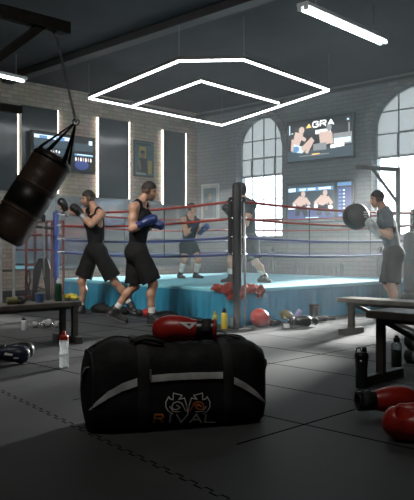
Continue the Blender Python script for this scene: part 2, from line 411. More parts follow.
def frame_mat(o, x, up=(0, 0, 1)):                      # local x along x, local z near up
    x = Vector(x).normalized(); up = Vector(up); y = up.cross(x).normalized(); z = x.cross(y)
    return Matrix(((x.x, y.x, z.x, o[0]), (x.y, y.y, z.y, o[1]), (x.z, y.z, z.z, o[2]), (0, 0, 0, 1)))
# ------------------------------------------------------------------ the room
RL, RR, H = 15.6, 15.6, 4.3               # lengths of the two walls, ceiling height
W1 = (rs(236), rs(282), 1.22, 3.30, 3.97)             # window: s0, s1, sill, springing, crown
W2 = (rs(371), rs(371) + 2.0, 1.22, 3.36, 4.12)
def arch_z(w, s):
    c, hw = (w[0] + w[1]) / 2, (w[1] - w[0]) / 2
    return w[3] + (w[4] - w[3]) * math.sqrt(max(0.0, 1 - ((s - c) / hw) ** 2))
def wall_with_windows(name, length, wins, th, m):
    mb = MB(); xs = [(-0.0, None)]
    cuts = []; x = 0.0
    for w in wins:
        cuts.append((x, w[0], None))
        n = 20
        tt = [w[0] + (w[1] - w[0]) * (0.5 - 0.5 * math.cos(math.pi * i / n)) for i in range(n + 1)]
        cuts += [(tt[i], tt[i + 1], w) for i in range(n)]
        x = w[1]
    cuts.append((x, length, None))
    def q(a, b, c, d): mb.add([a, b, c, d], [(0, 1, 2, 3)])
    for x0, x1, w in cuts:
        for y in (0, th):
            if w is None: q((x0, y, 0), (x1, y, 0), (x1, y, H), (x0, y, H))
            else:
                q((x0, y, 0), (x1, y, 0), (x1, y, w[2]), (x0, y, w[2]))
                q((x0, y, arch_z(w, x0)), (x1, y, arch_z(w, x1)), (x1, y, H), (x0, y, H))
        if w is not None:
            q((x0, 0, w[2]), (x1, 0, w[2]), (x1, th, w[2]), (x0, th, w[2]))
            q((x0, 0, arch_z(w, x0)), (x1, 0, arch_z(w, x1)), (x1, th, arch_z(w, x1)), (x0, th, arch_z(w, x0)))
    for w in wins:
        for xx in (w[0], w[1]): q((xx, 0, w[2]), (xx, th, w[2]), (xx, th, w[3]), (xx, 0, w[3]))
    for xx in (0, length): q((xx, 0, 0), (xx, th, 0), (xx, th, H), (xx, 0, H))
    q((0, 0, H), (length, 0, H), (length, th, H), (0, th, H)); q((0, 0, 0), (length, 0, 0), (length, th, 0), (0, th, 0))
    return mb.build(name, m)
wr = struct(wall_with_windows('wall_right', RR, [W1, W2], 0.35, M['painted_brick'])); wr.location = (CX, CY, 0); wr.rotation_euler.z = ROTR
wl = struct(MB().box((-RL / 2, 0.15, H / 2), (RL, 0.3, H)).build('wall_left', M['brick'])); wl.location = (CX, CY, 0); wl.rotation_euler.z = ROTL
a = LW(RL); b = RW(RR); e = Vector((CX, CY, 0)) + (a - Vector((CX, CY, 0))) + (b - Vector((CX, CY, 0)))
wf = struct(MB().box((RR / 2, -0.15, H / 2), (RR, 0.3, H)).build('wall_front', M['painted_brick'])); wf.location = a; wf.rotation_euler.z = ROTR
wb = struct(MB().box((-RL / 2, -0.15, H / 2), (RL, 0.3, H)).build('wall_side', M['brick'])); wb.location = b; wb.rotation_euler.z = ROTL
corners = [Vector((CX, CY, 0)), Vector(b), Vector(e), Vector(a)]
fl = MB(); fl.poly([c for c in corners]); fl.poly([c - Vector((0, 0, 0.1)) for c in corners])
struct(fl.build('floor', M['floor']))
ce = MB(); ce.poly([c + Vector((0, 0, H)) for c in corners]); ce.poly([c + Vector((0, 0, H + 0.2)) for c in corners])
struct(ce.build('ceiling', M['ceiling']))
# beams under the ceiling: three along the window wall, two across them
k = 0
for off in (5.2, 9.6):
    k += 1
    struct(MB().box((RR / 2, -off, H - 0.06), (RR, 0.22, 0.12)).build('trim_%d' % k, M['beam'], bevel=0.01)).location = (CX, CY, 0)
    bpy.data.objects['trim_%d' % k].rotation_euler.z = ROTR
for off in (8.2,):
    k += 1
    o = struct(MB().box((-RL / 2, -off, H - 0.05), (RL, 0.2, 0.10)).build('trim_%d' % k, M['beam'], bevel=0.01)); o.location = (CX, CY, 0); o.rotation_euler.z = ROTL
# cornice moulding where the window wall meets the ceiling, and skirting boards
o = struct(MB().box((RR / 2, -0.03, H - 0.09), (RR, 0.06, 0.05)).build('trim_4', M['beam'])); o.location = (CX, CY, 0); o.rotation_euler.z = ROTR
o = struct(MB().box((RR / 2, -0.015, 0.06), (RR, 0.03, 0.12)).build('baseboard_right', M['beam'], bevel=0.005)); o.location = (CX, CY, 0); o.rotation_euler.z = ROTR
o = struct(MB().box((-RL / 2, -0.015, 0.06), (RL, 0.03, 0.12)).build('baseboard_left', M['beam'], bevel=0.005)); o.location = (CX, CY, 0); o.rotation_euler.z = ROTL

def arch_band(w, wd, name):
    mb = MB(); n = 28; c, hw, rise = (w[0] + w[1]) / 2, (w[1] - w[0]) / 2, w[4] - w[3]
    rows = []
    for i in range(n + 1):
        t = math.pi * i / n; ct, st = math.cos(t), math.sin(t)
        top = min(w[3] + (rise + wd) * st, H - 0.12)
        p0 = (c - hw * ct, w[3] + rise * st); p1 = (c - (hw + wd) * ct, top)
        rows.append([(p0[0], 0.01, p0[1]), (p0[0], -0.035, p0[1]), (p1[0], -0.035, p1[1]), (p1[0], 0.01, p1[1])])
    mb.grid(rows, closed=True); return struct(mb.build(name, M['arch_brick']))
for w, nm in ((W1, 'trim_5'), (W2, 'trim_6')):
    o = arch_band(w, 0.16, nm); o.location = (CX, CY, 0); o.rotation_euler.z = ROTR

def window(name, w, ncol, rows_z, transom, sash):
    root = struct(thing(name, 'x', 'x')); del root['label']; del root['category']
    root.location = (CX, CY, 0); root.rotation_euler.z = ROTR
    y = 0.20; fr = MB()
    n = 28; c, hw = (w[0] + w[1]) / 2, (w[1] - w[0]) / 2
    path = [(w[0], y, w[2]), (w[0], y, w[3])] + [(c - hw * math.cos(math.pi * i / n), y, w[3] + (w[4] - w[3]) * math.sin(math.pi * i / n)) for i in range(1, n)] + [(w[1], y, w[3]), (w[1], y, w[2])]
    fr.tube(path, 0.028, 6, closed=True)
    for i in range(1, ncol):
        x = w[0] + (w[1] - w[0]) * i / ncol
        fr.box((x, y, (w[2] + arch_z(w, x)) / 2), (0.020, 0.03, arch_z(w, x) - w[2]))
    for z in rows_z:
        x0, x1 = w[0], w[1]
        if z > w[3]:
            q = hw * math.sqrt(max(0, 1 - ((z - w[3]) / (w[4] - w[3])) ** 2)); x0, x1 = c - q, c + q
        fr.box(((x0 + x1) / 2, y, z), (x1 - x0, 0.03, 0.045 if abs(z - transom) < 0.01 else 0.020))
    a0, a1 = w[0] + (w[1] - w[0]) * sash[0] / ncol, w[0] + (w[1] - w[0]) * sash[1] / ncol
    for z in (sash[2], sash[3]): fr.box(((a0 + a1) / 2, y - 0.03, z), (a1 - a0, 0.03, 0.035))
    for x in (a0, a1): fr.box((x, y - 0.03, (sash[2] + sash[3]) / 2), (0.035, 0.03, sash[3] - sash[2]))
    struct(fr.build('window_frame', M['window_frame'], root))
    struct(MB().box((c, 0.10, w[2] - 0.02), (w[1] - w[0] + 0.1, 0.34, 0.05)).build('window_sill', M['arch_brick'], root, bevel=0.008))
    lo = MB().poly([(w[0], y + 0.005, w[2]), (w[1], y + 0.005, w[2]), (w[1], y + 0.005, transom), (w[0], y + 0.005, transom)])
    struct(lo.build('lower_glass', M['glass_clear'], root))
    up = MB(); xs = [w[0] + (w[1] - w[0]) * (0.5 - 0.5 * math.cos(math.pi * i / 24)) for i in range(25)]
    for i in range(24):
        up.add([(xs[i], y + 0.005, transom), (xs[i + 1], y + 0.005, transom), (xs[i + 1], y + 0.005, arch_z(w, xs[i + 1])), (xs[i], y + 0.005, arch_z(w, xs[i]))], [(0, 1, 2, 3)])
    struct(up.build('upper_glass', M['glass_frost'], root))
    # sky light comes in through this opening
    ld = bpy.data.lights.new(name + '_daylight', 'AREA'); ld.shape = 'RECTANGLE'; ld.size = w[1] - w[0]; ld.size_y = w[4] - w[2]
    ld.cycles.is_portal = True
    lo_ = bpy.data.objects.new(name + '_daylight', ld); col.objects.link(lo_)
    lo_.location = RW(c, (w[2] + w[4]) / 2, -0.34); lo_.rotation_euler = Vector((-S2, -S2, 0)).to_track_quat('-Z', 'Z').to_euler()
window('window_1', W1, 4, (1.62, 2.08, 2.62, 3.02, 3.44), 2.62, (1, 3, 2.62, 3.02))
window('window_2', W2, 4, (1.62, 2.08, 2.76, 3.22, 3.66), 2.76, (1, 3, 2.76, 3.22))

hz = MB().box((-3.22, -4.8, 1.85), (6.4, 9.56, 3.66))
hm = bpy.data.materials.new('dusty_air'); hm.use_nodes = True; nt = hm.node_tree; nt.nodes.remove(nt.nodes['Principled BSDF'])
vs = nt.nodes.new('ShaderNodeVolumeScatter'); vs.inputs['Density'].default_value = HAZE_DENSITY; vs.inputs['Anisotropy'].default_value = 0.25; vs.inputs['Color'].default_value = (0.93, 0.98, 1.0, 1)
nt.links.new(vs.outputs[0], nt.nodes['Material Output'].inputs['Volume'])
ho = hz.build('haze', hm); tag(ho, 'thin dusty haze hanging in front of the window wall', 'haze', kind='stuff')
ho.location = (CX, CY, 0); ho.rotation_euler.z = ROTL

# ------------------------------------------------------------------ brick wall: panels with light strips, mirror, TV, poster
def wall_panel(x0, x1, ytop, ybot, label, strips):
    s0, s1 = ls(x0), ls(x1); sm = (s0 + s1) / 2; xm = (x0 + x1) / 2
    zt, zb = lz_(xm, ytop), lz_(xm, ybot)
    t = thing('wall_panel', label, 'panel', LW(sm, zb), ROTL, 'smoked panels with light strips on the brick wall')
    w = abs(s0 - s1)
    MB().box((0, -0.03, (zt - zb) / 2), (w, 0.05, zt - zb)).build('panel_board', M['panel'], t, bevel=0.006)
    for sx in strips:
        MB().box((sx * (w / 2 + 0.018), -0.03, (zt - zb) / 2), (0.017, 0.04, zt - zb)).build('light_strip', M['led_warm'], t)
wall_panel(-26, 16.2, 107, 190, 'smoked panel on the brick wall above the hanging heavy bag', (1,))
wall_panel(20, 56.2, 108, 192, 'smoked panel on the brick wall behind the single screen', (1,))
wall_panel(97.5, 127.5, 120, 198, 'smoked panel between the single screen and the yellow poster', (-1, 1))
wall_panel(162.3, 184, 132, 205, 'narrow smoked panel beside the yellow poster, nearest the room corner', (-1, 1))

def tv(label, loc, rot, w, h, pics):
    t = thing('wall_tv', label, 'TV', loc, rot)
    MB().box((0, -0.06, h / 2), (w, 0.06, h)).build('tv_case', M['black_plastic'], t, bevel=0.008)
    MB().box((0, -0.015, h / 2), (w * 0.3, 0.05, h * 0.4)).build('wall_bracket', M['steel_dark'], t)
    mb = MB(); W, Hh = w - 0.05, h - 0.05
    mb.poly([(-W / 2, -0.0915, 0.025), (W / 2, -0.0915, 0.025), (W / 2, -0.0915, 0.025 + Hh), (-W / 2, -0.0915, 0.025 + Hh)], M['screen_black'])
    for i, (mm, pts) in enumerate(pics):
        mb.poly([((u - 0.5) * W, -0.092 - 0.0002 * (i + 1), 0.025 + v * Hh) for u, v in pts], M[mm])
    s = mb.build('screen', None, t)
    return t
def rect(m, u0, v0, u1, v1): return (m, [(u0, v0), (u1, v0), (u1, v1), (u0, v1)])
def blob(m, cu, cv, ru, rv, a=0.0, n=14):
    return (m, [(cu + ru * math.cos(2 * math.pi * i / n) * math.cos(a) - rv * math.sin(2 * math.pi * i / n) * math.sin(a), cv + (ru * math.cos(2 * math.pi * i / n) * math.sin(a) + rv * math.sin(2 * math.pi * i / n) * math.cos(a)) * 1.0) for i in range(n)])
def limb(m, a, b, r0, r1, asp=1.9):                     # a tapered flat limb of the pictured fighters
    dx, dy = (b[0] - a[0]) * asp, b[1] - a[1]; l = math.hypot(dx, dy); nx, ny = -dy / l / asp, dx / l
    return (m, [(a[0] + nx * r0, a[1] + ny * r0), (b[0] + nx * r1, b[1] + ny * r1), (b[0] - nx * r1, b[1] - ny * r1), (a[0] - nx * r0, a[1] - ny * r0)])
def small_text(u, v, word, hgt, m, asp=1.9):            # strokes for the caption on the upper screen
    st = {'G': [[(1, .8), (.8, 1), (.2, 1), (0, .8), (0, .2), (.2, 0), (.8, 0), (1, .2), (1, .5), (.55, .5)]], 'F': [[(0, 0), (0, 1), (1, 1)], [(0, .5), (.8, .5)]],
          'R': [[(0, 0), (0, 1), (.9, 1), (1, .75), (.9, .5), (0, .5)], [(.5, .5), (1, 0)]], 'A': [[(0, 0), (.5, 1), (1, 0)], [(.2, .35), (.8, .35)]]}
    out = []
    for i, ch in enumerate(word):
        for line in st[ch]:
            for p, q in zip(line, line[1:]):
                f = lambda z: (u + (i * 1.35 + z[0]) * hgt * 1.25 / asp, v + z[1] * hgt)
                out.append(limb(m, f(p), f(q), hgt * 0.13, hgt * 0.13, asp))
    return out
# two seated fighters
up_pics = [rect('screen_dim', 0, 0.0, 1, 0.26), rect('screen_grey', 0.72, 0.30, 0.99, 0.58), rect('screen_pale', 0.73, 0.34, 0.97, 0.46), rect('screen_white', 0.45, 0.62, 0.68, 0.72), rect('screen_grey', 0.78, 0.30, 0.98, 0.33),
           ('screen_orange', [(0.30, 0.80), (0.39, 0.80), (0.35, 0.91)])] + small_text(0.41, 0.80, 'GRA', 0.13, 'screen_white') + [
           rect('screen_pale', 0.035, 0.68, 0.05, 0.92), rect('screen_pale', 0.07, 0.70, 0.10, 0.72), rect('screen_dim', 0.90, 0.84, 0.97, 0.93), rect('screen_pale', 0.92, 0.86, 0.95, 0.90), rect('screen_grey', 0.94, 0.55, 0.96, 0.80),
           limb('screen_skin', (0.12, 0.30), (0.20, 0.70), 0.10, 0.13), blob('screen_skin', 0.235, 0.76, 0.045, 0.095), limb('screen_skin', (0.20, 0.62), (0.30, 0.50), 0.05, 0.045), limb('screen_pale', (0.10, 0.34), (0.26, 0.26), 0.10, 0.08),
           limb('screen_skin', (0.24, 0.26), (0.41, 0.52), 0.075, 0.055), limb('screen_skin', (0.41, 0.50), (0.31, 0.18), 0.06, 0.045), blob('screen_blue', 0.14, 0.30, 0.06, 0.08), limb('screen_skin', (0.10, 0.56), (0.08, 0.26), 0.05, 0.04),
           limb('screen_skin', (0.62, 0.34), (0.60, 0.66), 0.12, 0.14), blob('screen_grey', 0.66, 0.74, 0.04, 0.085), limb('screen_skin', (0.53, 0.66), (0.55, 0.32), 0.05, 0.04), limb('screen_skin', (0.68, 0.62), (0.70, 0.34), 0.05, 0.04),
           limb('screen_grey', (0.42, 0.30), (0.62, 0.30), 0.08, 0.09), limb('screen_white', (0.68, 0.27), (0.88, 0.30), 0.04, 0.05),
           rect('screen_grey', 0.20, 0.10, 0.66, 0.125), rect('screen_orange', 0.40, 0.12, 0.52, 0.145)]
s0, s1 = rs(289), rs(356.4)
tv('dark screen showing two seated fighters, the higher of the window wall pair', RW((s0 + s1) / 2, 2.80), ROTR, s1 - s0, 0.90, up_pics)
lo_pics = [rect('screen_dim', 0, 0.0, 0.74, 0.98), rect('screen_deep', 0.02, 0.05, 0.72, 0.30), rect('screen_pale', 0.02, 0.80, 0.14, 0.90), rect('screen_blue', 0.16, 0.80, 0.72, 0.90), rect('screen_pale', 0.20, 0.82, 0.30, 0.88), rect('screen_pale', 0.33, 0.82, 0.45, 0.88),
           rect('screen_white', 0.50, 0.83, 0.68, 0.88), rect('screen_blue', 0.78, 0.88, 0.98, 0.97), rect('screen_deep', 0.78, 0.06, 0.98, 0.84)]
for i in range(8): lo_pics += [rect('screen_pale', 0.86, 0.12 + 0.09 * i, 0.89, 0.16 + 0.09 * i), rect('screen_blue', 0.80, 0.12 + 0.09 * i, 0.84, 0.16 + 0.09 * i)]
for cx in (0.22, 0.56):
    lo_pics += [limb('screen_skin', (cx, 0.40), (cx + 0.03, 0.66), 0.14, 0.12), blob('screen_skin', cx + 0.04, 0.73, 0.035, 0.08), limb('screen_skin', (cx - 0.02, 0.62), (cx - 0.12, 0.46), 0.05, 0.05), limb('screen_skin', (cx + 0.07, 0.62), (cx + 0.14, 0.44), 0.05, 0.05),
                limb('screen_black', (cx - 0.02, 0.42), (cx - 0.06, 0.16), 0.09, 0.06), limb('screen_black', (cx + 0.02, 0.42), (cx + 0.09, 0.16), 0.09, 0.06), blob('screen_white', cx - 0.10, 0.40, 0.03, 0.06), blob('screen_white', cx + 0.12, 0.36, 0.035, 0.05)]
lo_pics += [rect('screen_white', 0.02, 0.34, 0.12, 0.44), rect('screen_grey', 0.25, 0.05, 0.55, 0.08), rect('screen_pale', 0.30, 0.10, 0.50, 0.12)]
tv('blue lit screen with a results column, the lower of the window wall pair', RW((s0 + s1) / 2, 1.49), ROTR, s1 - s0, 0.86, lo_pics)
ltp = [rect('screen_pale', 0.02, 0.84, 0.62, 0.94), rect('screen_blue', 0.10, 0.84, 0.22, 0.92), rect('screen_blue', 0.36, 0.82, 0.50, 0.92), rect('screen_dim', 0.02, 0.60, 0.98, 0.82), rect('screen_blue', 0.66, 0.46, 0.97, 0.52), rect('screen_pale', 0.70, 0.485, 0.97, 0.51),
       rect('screen_pale', 0.90, 0.80, 0.96, 0.92), blob('screen_deep', 0.78, 0.20, 0.12, 0.14), blob('screen_blue', 0.08, 0.22, 0.10, 0.16), rect('screen_dim', 0.02, 0.40, 0.60, 0.58), rect('screen_black', 0.64, 0.02, 0.66, 0.98)]
for i in range(9): ltp.append(blob('screen_white' if i % 3 else 'screen_skin', 0.05 + 0.045 * i, 0.50 + 0.02 * (i % 2), 0.011, 0.035))
for i in range(7): ltp.append(blob('screen_skin' if i % 2 else 'screen_white', 0.68 + 0.042 * i, 0.36, 0.012, 0.06))
sa, sb = ls(26.8), ls(90.5); dm = CY - S2 * (sa + sb) / 2
tv('blue lit screen alone on the brick wall behind the hanging heavy bag', LW((sa + sb) / 2, 1 + (HY - 172.5) / F * dm, 0.09), ROTL, sa - sb, 37.5 / F * dm, ltp)

def poster(label, loc, rot, w, h, shapes, fm):
    t = thing('wall_poster', label, 'poster', loc, rot)
    MB().box((0, -0.015, h / 2), (w, 0.028, h)).build('poster_frame', fm, t, bevel=0.004)
    mb = MB(); W, Hh = w - 0.06, h - 0.06
    for i, (mm, pts) in enumerate(shapes): mb.poly([((u - 0.5) * W, -0.0305 - 0.0002 * i, 0.03 + v * Hh) for u, v in pts], M[mm])
    mb.build('poster_print', None, t)
sa, sb = ls(133), ls(153); dm = CY - S2 * (sa + sb) / 2
poster('unframed teal and yellow fight poster on the brick wall', LW((sa + sb) / 2, 1 + (HY - 177) / F * dm), ROTL, sa - sb, 36 / F * dm,
       [rect('poster_teal', 0, 0, 1, 1), rect('poster_yellow', 0.24, 0.52, 0.62, 0.86), blob('poster_tan', 0.42, 0.62, 0.13, 0.10), limb('poster_dark', (0.42, 0.10), (0.45, 0.52), 0.26, 0.20, 1), limb('poster_tan', (0.22, 0.44), (0.30, 0.16), 0.06, 0.05, 1), rect('poster_yellow', 0.72, 0.06, 0.94, 0.46), rect('paper', 0.06, 0.02, 0.60, 0.08), blob('poster_dark', 0.42, 0.70, 0.13, 0.05), rect('poster_dark', 0.08, 0.90, 0.9, 0.96)], M['poster_dark'])
sa, sb = rs(202), rs(219.5); dm = CY - S2 * (sa + sb) / 2
poster('pale framed picture in the corner beside the arched window', RW((sa + sb) / 2, 1 + (HY - 222) / F * dm), ROTR, sb - sa, 38 / F * dm,
       [rect('paper', 0, 0, 1, 1), rect('poster_teal', 0.10, 0.08, 0.90, 0.92), limb('poster_dark', (0.45, 0.12), (0.5, 0.55), 0.22, 0.2, 1), blob('poster_tan', 0.52, 0.68, 0.11, 0.10), rect('poster_tan', 0.2, 0.3, 0.36, 0.42)], M['white_metal'])

# mirror along the brick wall behind the ring
s0, s1 = ls(12), ls(190)
t = thing('wall_mirror', 'long mirror low on the brick wall behind the boxing ring', 'mirror', LW((s0 + s1) / 2, 0.55), ROTL)
w = s0 - s1; mb = MB(); n = 5
for i in range(n): mb.box((-w / 2 + w * (i + 0.5) / n, -0.02, 0.75), (w / n - 0.012, 0.025, 1.5))
mb.build('mirror_glass', M['mirror'], t)
MB().box((0, -0.02, -0.02), (w, 0.04, 0.04)).build('mirror_rail', M['steel_grey'], t)

# ------------------------------------------------------------------ radiators under the windows
def radiator(label, s, n, h=0.62):
    t = thing('radiator', label, 'radiator', RW(s, 0), ROTR, 'column radiators along the window wall')
    w = n * 0.06
    mb = MB()
    for i in range(n):
        x = -w / 2 + 0.06 * (i + 0.5)
        mb.tube([(x, -0.16, 0.14), (x, -0.19, 0.22), (x, -0.19, h - 0.04), (x, -0.14, h + 0.02), (x, -0.09, h - 0.04), (x, -0.09, 0.22), (x, -0.12, 0.14)], 0.024, 8)
    mb.build('radiator_columns', M['radiator'], t, smooth=True)
    for x in (-w / 2 + 0.06, w / 2 - 0.06):
        MB().box((x, -0.14, 0.07), (0.04, 0.12, 0.14)).build('radiator_foot', M['radiator'], t)
    MB().tube([(w / 2, -0.14, 0.18), (w / 2 + 0.09, -0.14, 0.18), (w / 2 + 0.09, -0.14, 0.0)], 0.014, 8).build('pipe', M['steel_grey'], t, smooth=True)
radiator('grey column radiator under the arched window behind the ring corner', (W1[0] + W1[1]) / 2, 20, 0.95)
radiator('grey column radiator under the two stacked screens', rs(322), 20, 0.62)
radiator('grey column radiator under the tall window by the heavy ball', (W2[0] + W2[1]) / 2, 26, 0.95)
# handrail pipe in front of the first window
# ------------------------------------------------------------------ lamps
def led_poly(pts, z, label):
    q = [F * (z - 1) / (HY - y) for x, y in pts]
    w = [at(x, y, d) for (x, y), d in zip(pts, q)]
    return w
def led_bar(a, b, parent, name='led_bar'):
    mb = MB(); d = (b - a).normalized()
    mb.bar(a + Vector((0, 0, 0.055)), b + Vector((0, 0, 0.055)), 0.036, 0.05)
    mb.build('bar_housing', M['steel_dark'], parent)
    MB().bar(a + Vector((0, 0, 0.014)), b + Vector((0, 0, 0.014)), 0.023, 0.03).build(name, M['led'], parent)
ZL = 3.66
hexo = led_poly([(89, 99), (179, 62), (244, 61), (329, 91), (222, 126)], ZL, '')
hexi = led_poly([(131, 107.5), (201, 82), (279, 104)], ZL, '')
cen = sum(hexo, Vector()) / 5
t = thing('ceiling_light', 'large angular outline of white LED bars hung above the boxing ring', 'ceiling light', cen)
for i in range(5): led_bar(hexo[i] - cen, hexo[(i + 1) % 5] - cen, t)
for i in range(2): led_bar(hexi[i] - cen, hexi[i + 1] - cen, t)
for i in (0, 1, 2, 3, 4):
    MB().tube([hexo[i] - cen + Vector((0, 0, 0.07)), hexo[i] - cen + Vector((0, 0, H - ZL))], 0.004, 6).build('hanging_wire', M['steel_grey'], t)
def fluor(label, p, q, two):
    c = (p + q) / 2; d = (q - p); l = d.length; ang = math.atan2(d.y, d.x)
    t = thing('fluorescent_lamp', label, 'ceiling light', c, ang, 'fluorescent lamps under the ceiling')
    MB().box((0, 0, 0.05), (l, 0.16, 0.05)).build('lamp_housing', M['white_metal'], t, bevel=0.01)
    for yy in ((-0.045, 0.045) if two else (0,)):
        MB().tube([(-l / 2 + 0.03, yy, 0.0), (l / 2 - 0.03, yy, 0.0)], 0.014, 10).build('lamp_tube', M['fluor'], t, smooth=True)
        for xx in (-l / 2 + 0.02, l / 2 - 0.02): MB().box((xx, yy, 0.005), (0.035, 0.05, 0.05)).build('lamp_holder', M['white_metal'], t)
    for xx in (-l * 0.35, l * 0.35): MB().tube([(xx, 0, 0.07), (xx, 0, H - c.z)], 0.006, 6).build('hanging_rod', M['steel_grey'], t)
z = 3.85
def atz(px, py, z): return at(px, py, F * (z - 1) / (HY - py))
fluor('long twin tube fluorescent lamp hung near the tall window', atz(302, 8, z), atz(384, 43.5, z), True)
p, q = atz(5, 77.5, z), atz(25, 82, z); fluor('single fluorescent lamp behind the slanting brace of the bag frame', q + (p - q).normalized() * 1.25, q, False)
# the area nearest the camera gets added fill light, not more of these lamps
# ------------------------------------------------------------------ boxing ring
DZ = 0.463
C0 = P(237, 328); C0.z = 0
ul, ur = Vector((-0.68, 0.733, 0)), Vector((0.733, 0.68, 0))
RS = 4.23
ring = thing('boxing_ring', 'raised boxing ring with pale blue canvas and red and blue ropes', 'boxing ring', C0, math.atan2(ur.y, ur.x))
# local x runs along the edge towards the window side, local y along the other edge
A0, A1 = 0.10, RS - 0.10
def skirt_pt(s, z):                       # perimeter of the deck
    Ls = A1 - A0; e = int(s // Ls) % 4; u = s - Ls * (s // Ls)
    base = [((A0 + u, A0), (0, -1)), ((A1, A0 + u), (1, 0)), ((A1 - u, A1), (0, 1)), ((A0, A1 - u), (-1, 0))][e]
    edge = min(u, Ls - u); f = min(1, edge / 0.15)
    am = f * (1 - z / DZ) * (0.018 * math.sin(s * 21 + 1.5 * math.sin(s * 3.1)) + 0.012 * math.sin(s * 47) + 0.015 * math.sin(s * 7.3)) + 0.012 * (1 - z / DZ)
    return (base[0][0] + base[1][0] * am, base[0][1] + base[1][1] * am, z)
Lp = 4 * (A1 - A0); n = 720
zs = [0.004, 0.08, 0.18, 0.28, 0.38, 0.44, DZ - 0.012]
MB().grid([[skirt_pt(Lp * i / n, z) for i in range(n)] for z in zs], closed=True).build('ring_skirt', M['apron'], ring, smooth=True)
MB().box(((A0 + A1) / 2,) * 2 + (DZ - 0.03,), (A1 - A0 + 0.012, A1 - A0 + 0.012, 0.06)).build('canvas', M['canvas'], ring, bevel=0.022, seg=3)
posts = [((0, 0), 1.77, 0.058, 'pad_black'), ((RS, 0), 1.72, 0.05, 'pad_black'), ((RS, RS), 1.72, 0.05, 'pad_black'), ((0, RS), 1.58, 0.05, 'pad_blue')]
RZ = [(1.55, 'rope_red'), (1.34, 'rope_red'), (1.11, 'rope_blue'), (0.90, 'rope_blue')]
for (x, y), h, r, mm in posts:
    p = MB().lathe([(r * 1.9, 0.0), (r * 1.9, 0.015), (r * 0.8, 0.02), (r * 0.8, DZ), (r, DZ + 0.02), (r, h - 0.03), (r * 0.85, h - 0.01), (r * 0.5, h)], 20, X=Matrix.Translation((x, y, 0))).build('ring_post', M[mm], ring, smooth=True)
    sx = 1 if x == 0 else -1; sy = 1 if y == 0 else -1
    hh = min(h - 0.02, 1.62)
    if mm == 'pad_black':
        q = MB().box((x + sx * 0.085, y + sy * 0.085, (DZ + 0.30 + hh) / 2), (0.20, 0.09, hh - DZ - 0.30), rot=None)
        o = MB().box((0, 0, (0.92 + hh - 0.15) / 2 + 0.06), (0.22, 0.07, hh - 0.92), rot=None).build('corner_pad', M['pad_black'], ring, bevel=0.03, seg=3)
        o.location = (x + sx * 0.075, y + sy * 0.075, 0); o.rotation_euler.z = math.atan2(sy, sx) + math.pi / 2
    for z, rm in RZ:
        for dx, dy in ((sx, 0), (0, sy)):
            MB().tube([(x + dx * r * 0.7, y + dy * r * 0.7, z if z < h - 0.04 else h - 0.05), (x + dx * (r + 0.11), y + dy * (r + 0.11), z if z < h - 0.04 else h - 0.05)], 0.014, 8).build('turnbuckle', M['chrome'] if mm != 'pad_blue' else M['pad_white'], ring, smooth=True)
cor = [((0, 0), (RS, 0)), ((RS, 0), (RS, RS)), ((RS, RS), (0, RS)), ((0, RS), (0, 0))]
for a, b in cor:
    for z, rm in RZ:
        pts = []
        for i in range(25):
            t = i / 24; x = a[0] + (b[0] - a[0]) * t; y = a[1] + (b[1] - a[1]) * t
            pts.append((x, y, z - 0.05 * 4 * t * (1 - t)))
        ln = math.hypot(b[0] - a[0], b[1] - a[1]); e = 0.16 / ln
        pts = [p for i, p in enumerate(pts) if e <= i / 24 <= 1 - e]
        MB().tube(pts, 0.0165, 8).build('rope', M[rm], ring, smooth=True)
    # rope spacers tie the four ropes together
    for t in (0.33, 0.67):
        x = a[0] + (b[0] - a[0]) * t; y = a[1] + (b[1] - a[1]) * t; sag = 0.05 * 4 * t * (1 - t)
        MB().tube([(x, y, RZ[3][0] - sag - 0.02), (x, y, RZ[0][0] - sag + 0.02)], 0.006, 6).build('rope_spacer', M['pad_black'], ring)
# thin steel pole with round foot beside the corner post
pp = P(245, 329.5)
t = thing('steel_pole', 'thin grey pole on a round foot beside the black ring corner post', 'pole', pp)
MB().lathe([(0.075, 0), (0.075, 0.012), (0.02, 0.02), (0.016, 0.05)], 20).build('pole_foot', M['steel_grey'], t, smooth=False)
MB().tube([(0, 0, 0.02), (0.0, 0.0, 0.7), (-0.012, 0.0, 1.52)], 0.012, 10).build('pole_shaft', M['steel_grey'], t, smooth=True)

# red towel bunched over the deck edge behind the corner post
rows = []; na, nb = 90, 34
for i in range(na + 1):
    u = i / na; al = -0.40 + 0.86 * u
    b0 = -0.16 - 0.05 * math.sin(al * 17) - 0.03 * math.sin(al * 41 + 1); b1 = 0.13 + 0.055 * math.sin(al * 13 + 2.0) + 0.025 * math.sin(al * 37)
    tp = min(1.0, min(u, 1 - u) / 0.16) ** 0.6
    b0 *= 0.35 + 0.65 * tp; b1 *= 0.45 + 0.55 * tp
    row = []
    for j in range(nb + 1):
        bb = b0 + (b1 - b0) * j / nb
        q = 1 / (1 + math.exp(-al / 0.03))                       # turns the corner smoothly
        ex, ey = max(al, 0.0) + 0.04 * math.exp(-abs(al) / 0.05), max(-al, 0.0) + 0.04 * math.exp(-abs(al) / 0.05)
        outw = Vector((-(1 - q), -q, 0)).normalized()
        base = Vector((A0 + ex, A0 + ey, 0))
        fold = 0.016 * math.sin(al * 46 + 6 * bb + 2 * math.sin(al * 9)) + 0.010 * math.sin(al * 93 + 14 * bb) + 0.010 * math.sin(bb * 60 + al * 21)
        if bb < 0: p = base + outw * (bb + 0.012) + Vector((0, 0, DZ + 0.034 + fold + 0.02 * math.sin(bb * 25)))
        else:
            r_ = min(1.0, bb / 0.04)
            p = base + outw * (0.012 + 0.026 * r_ + fold * r_) + Vector((0, 0, DZ + 0.034 + fold * (1 - r_) - bb))
        row.append(p)
    rows.append(row)
cl = MB().grid(rows).build('towel', M['towel'], None, smooth=True, solid=0.012)
cl.location = C0; cl.rotation_euler.z = ring.rotation_euler.z
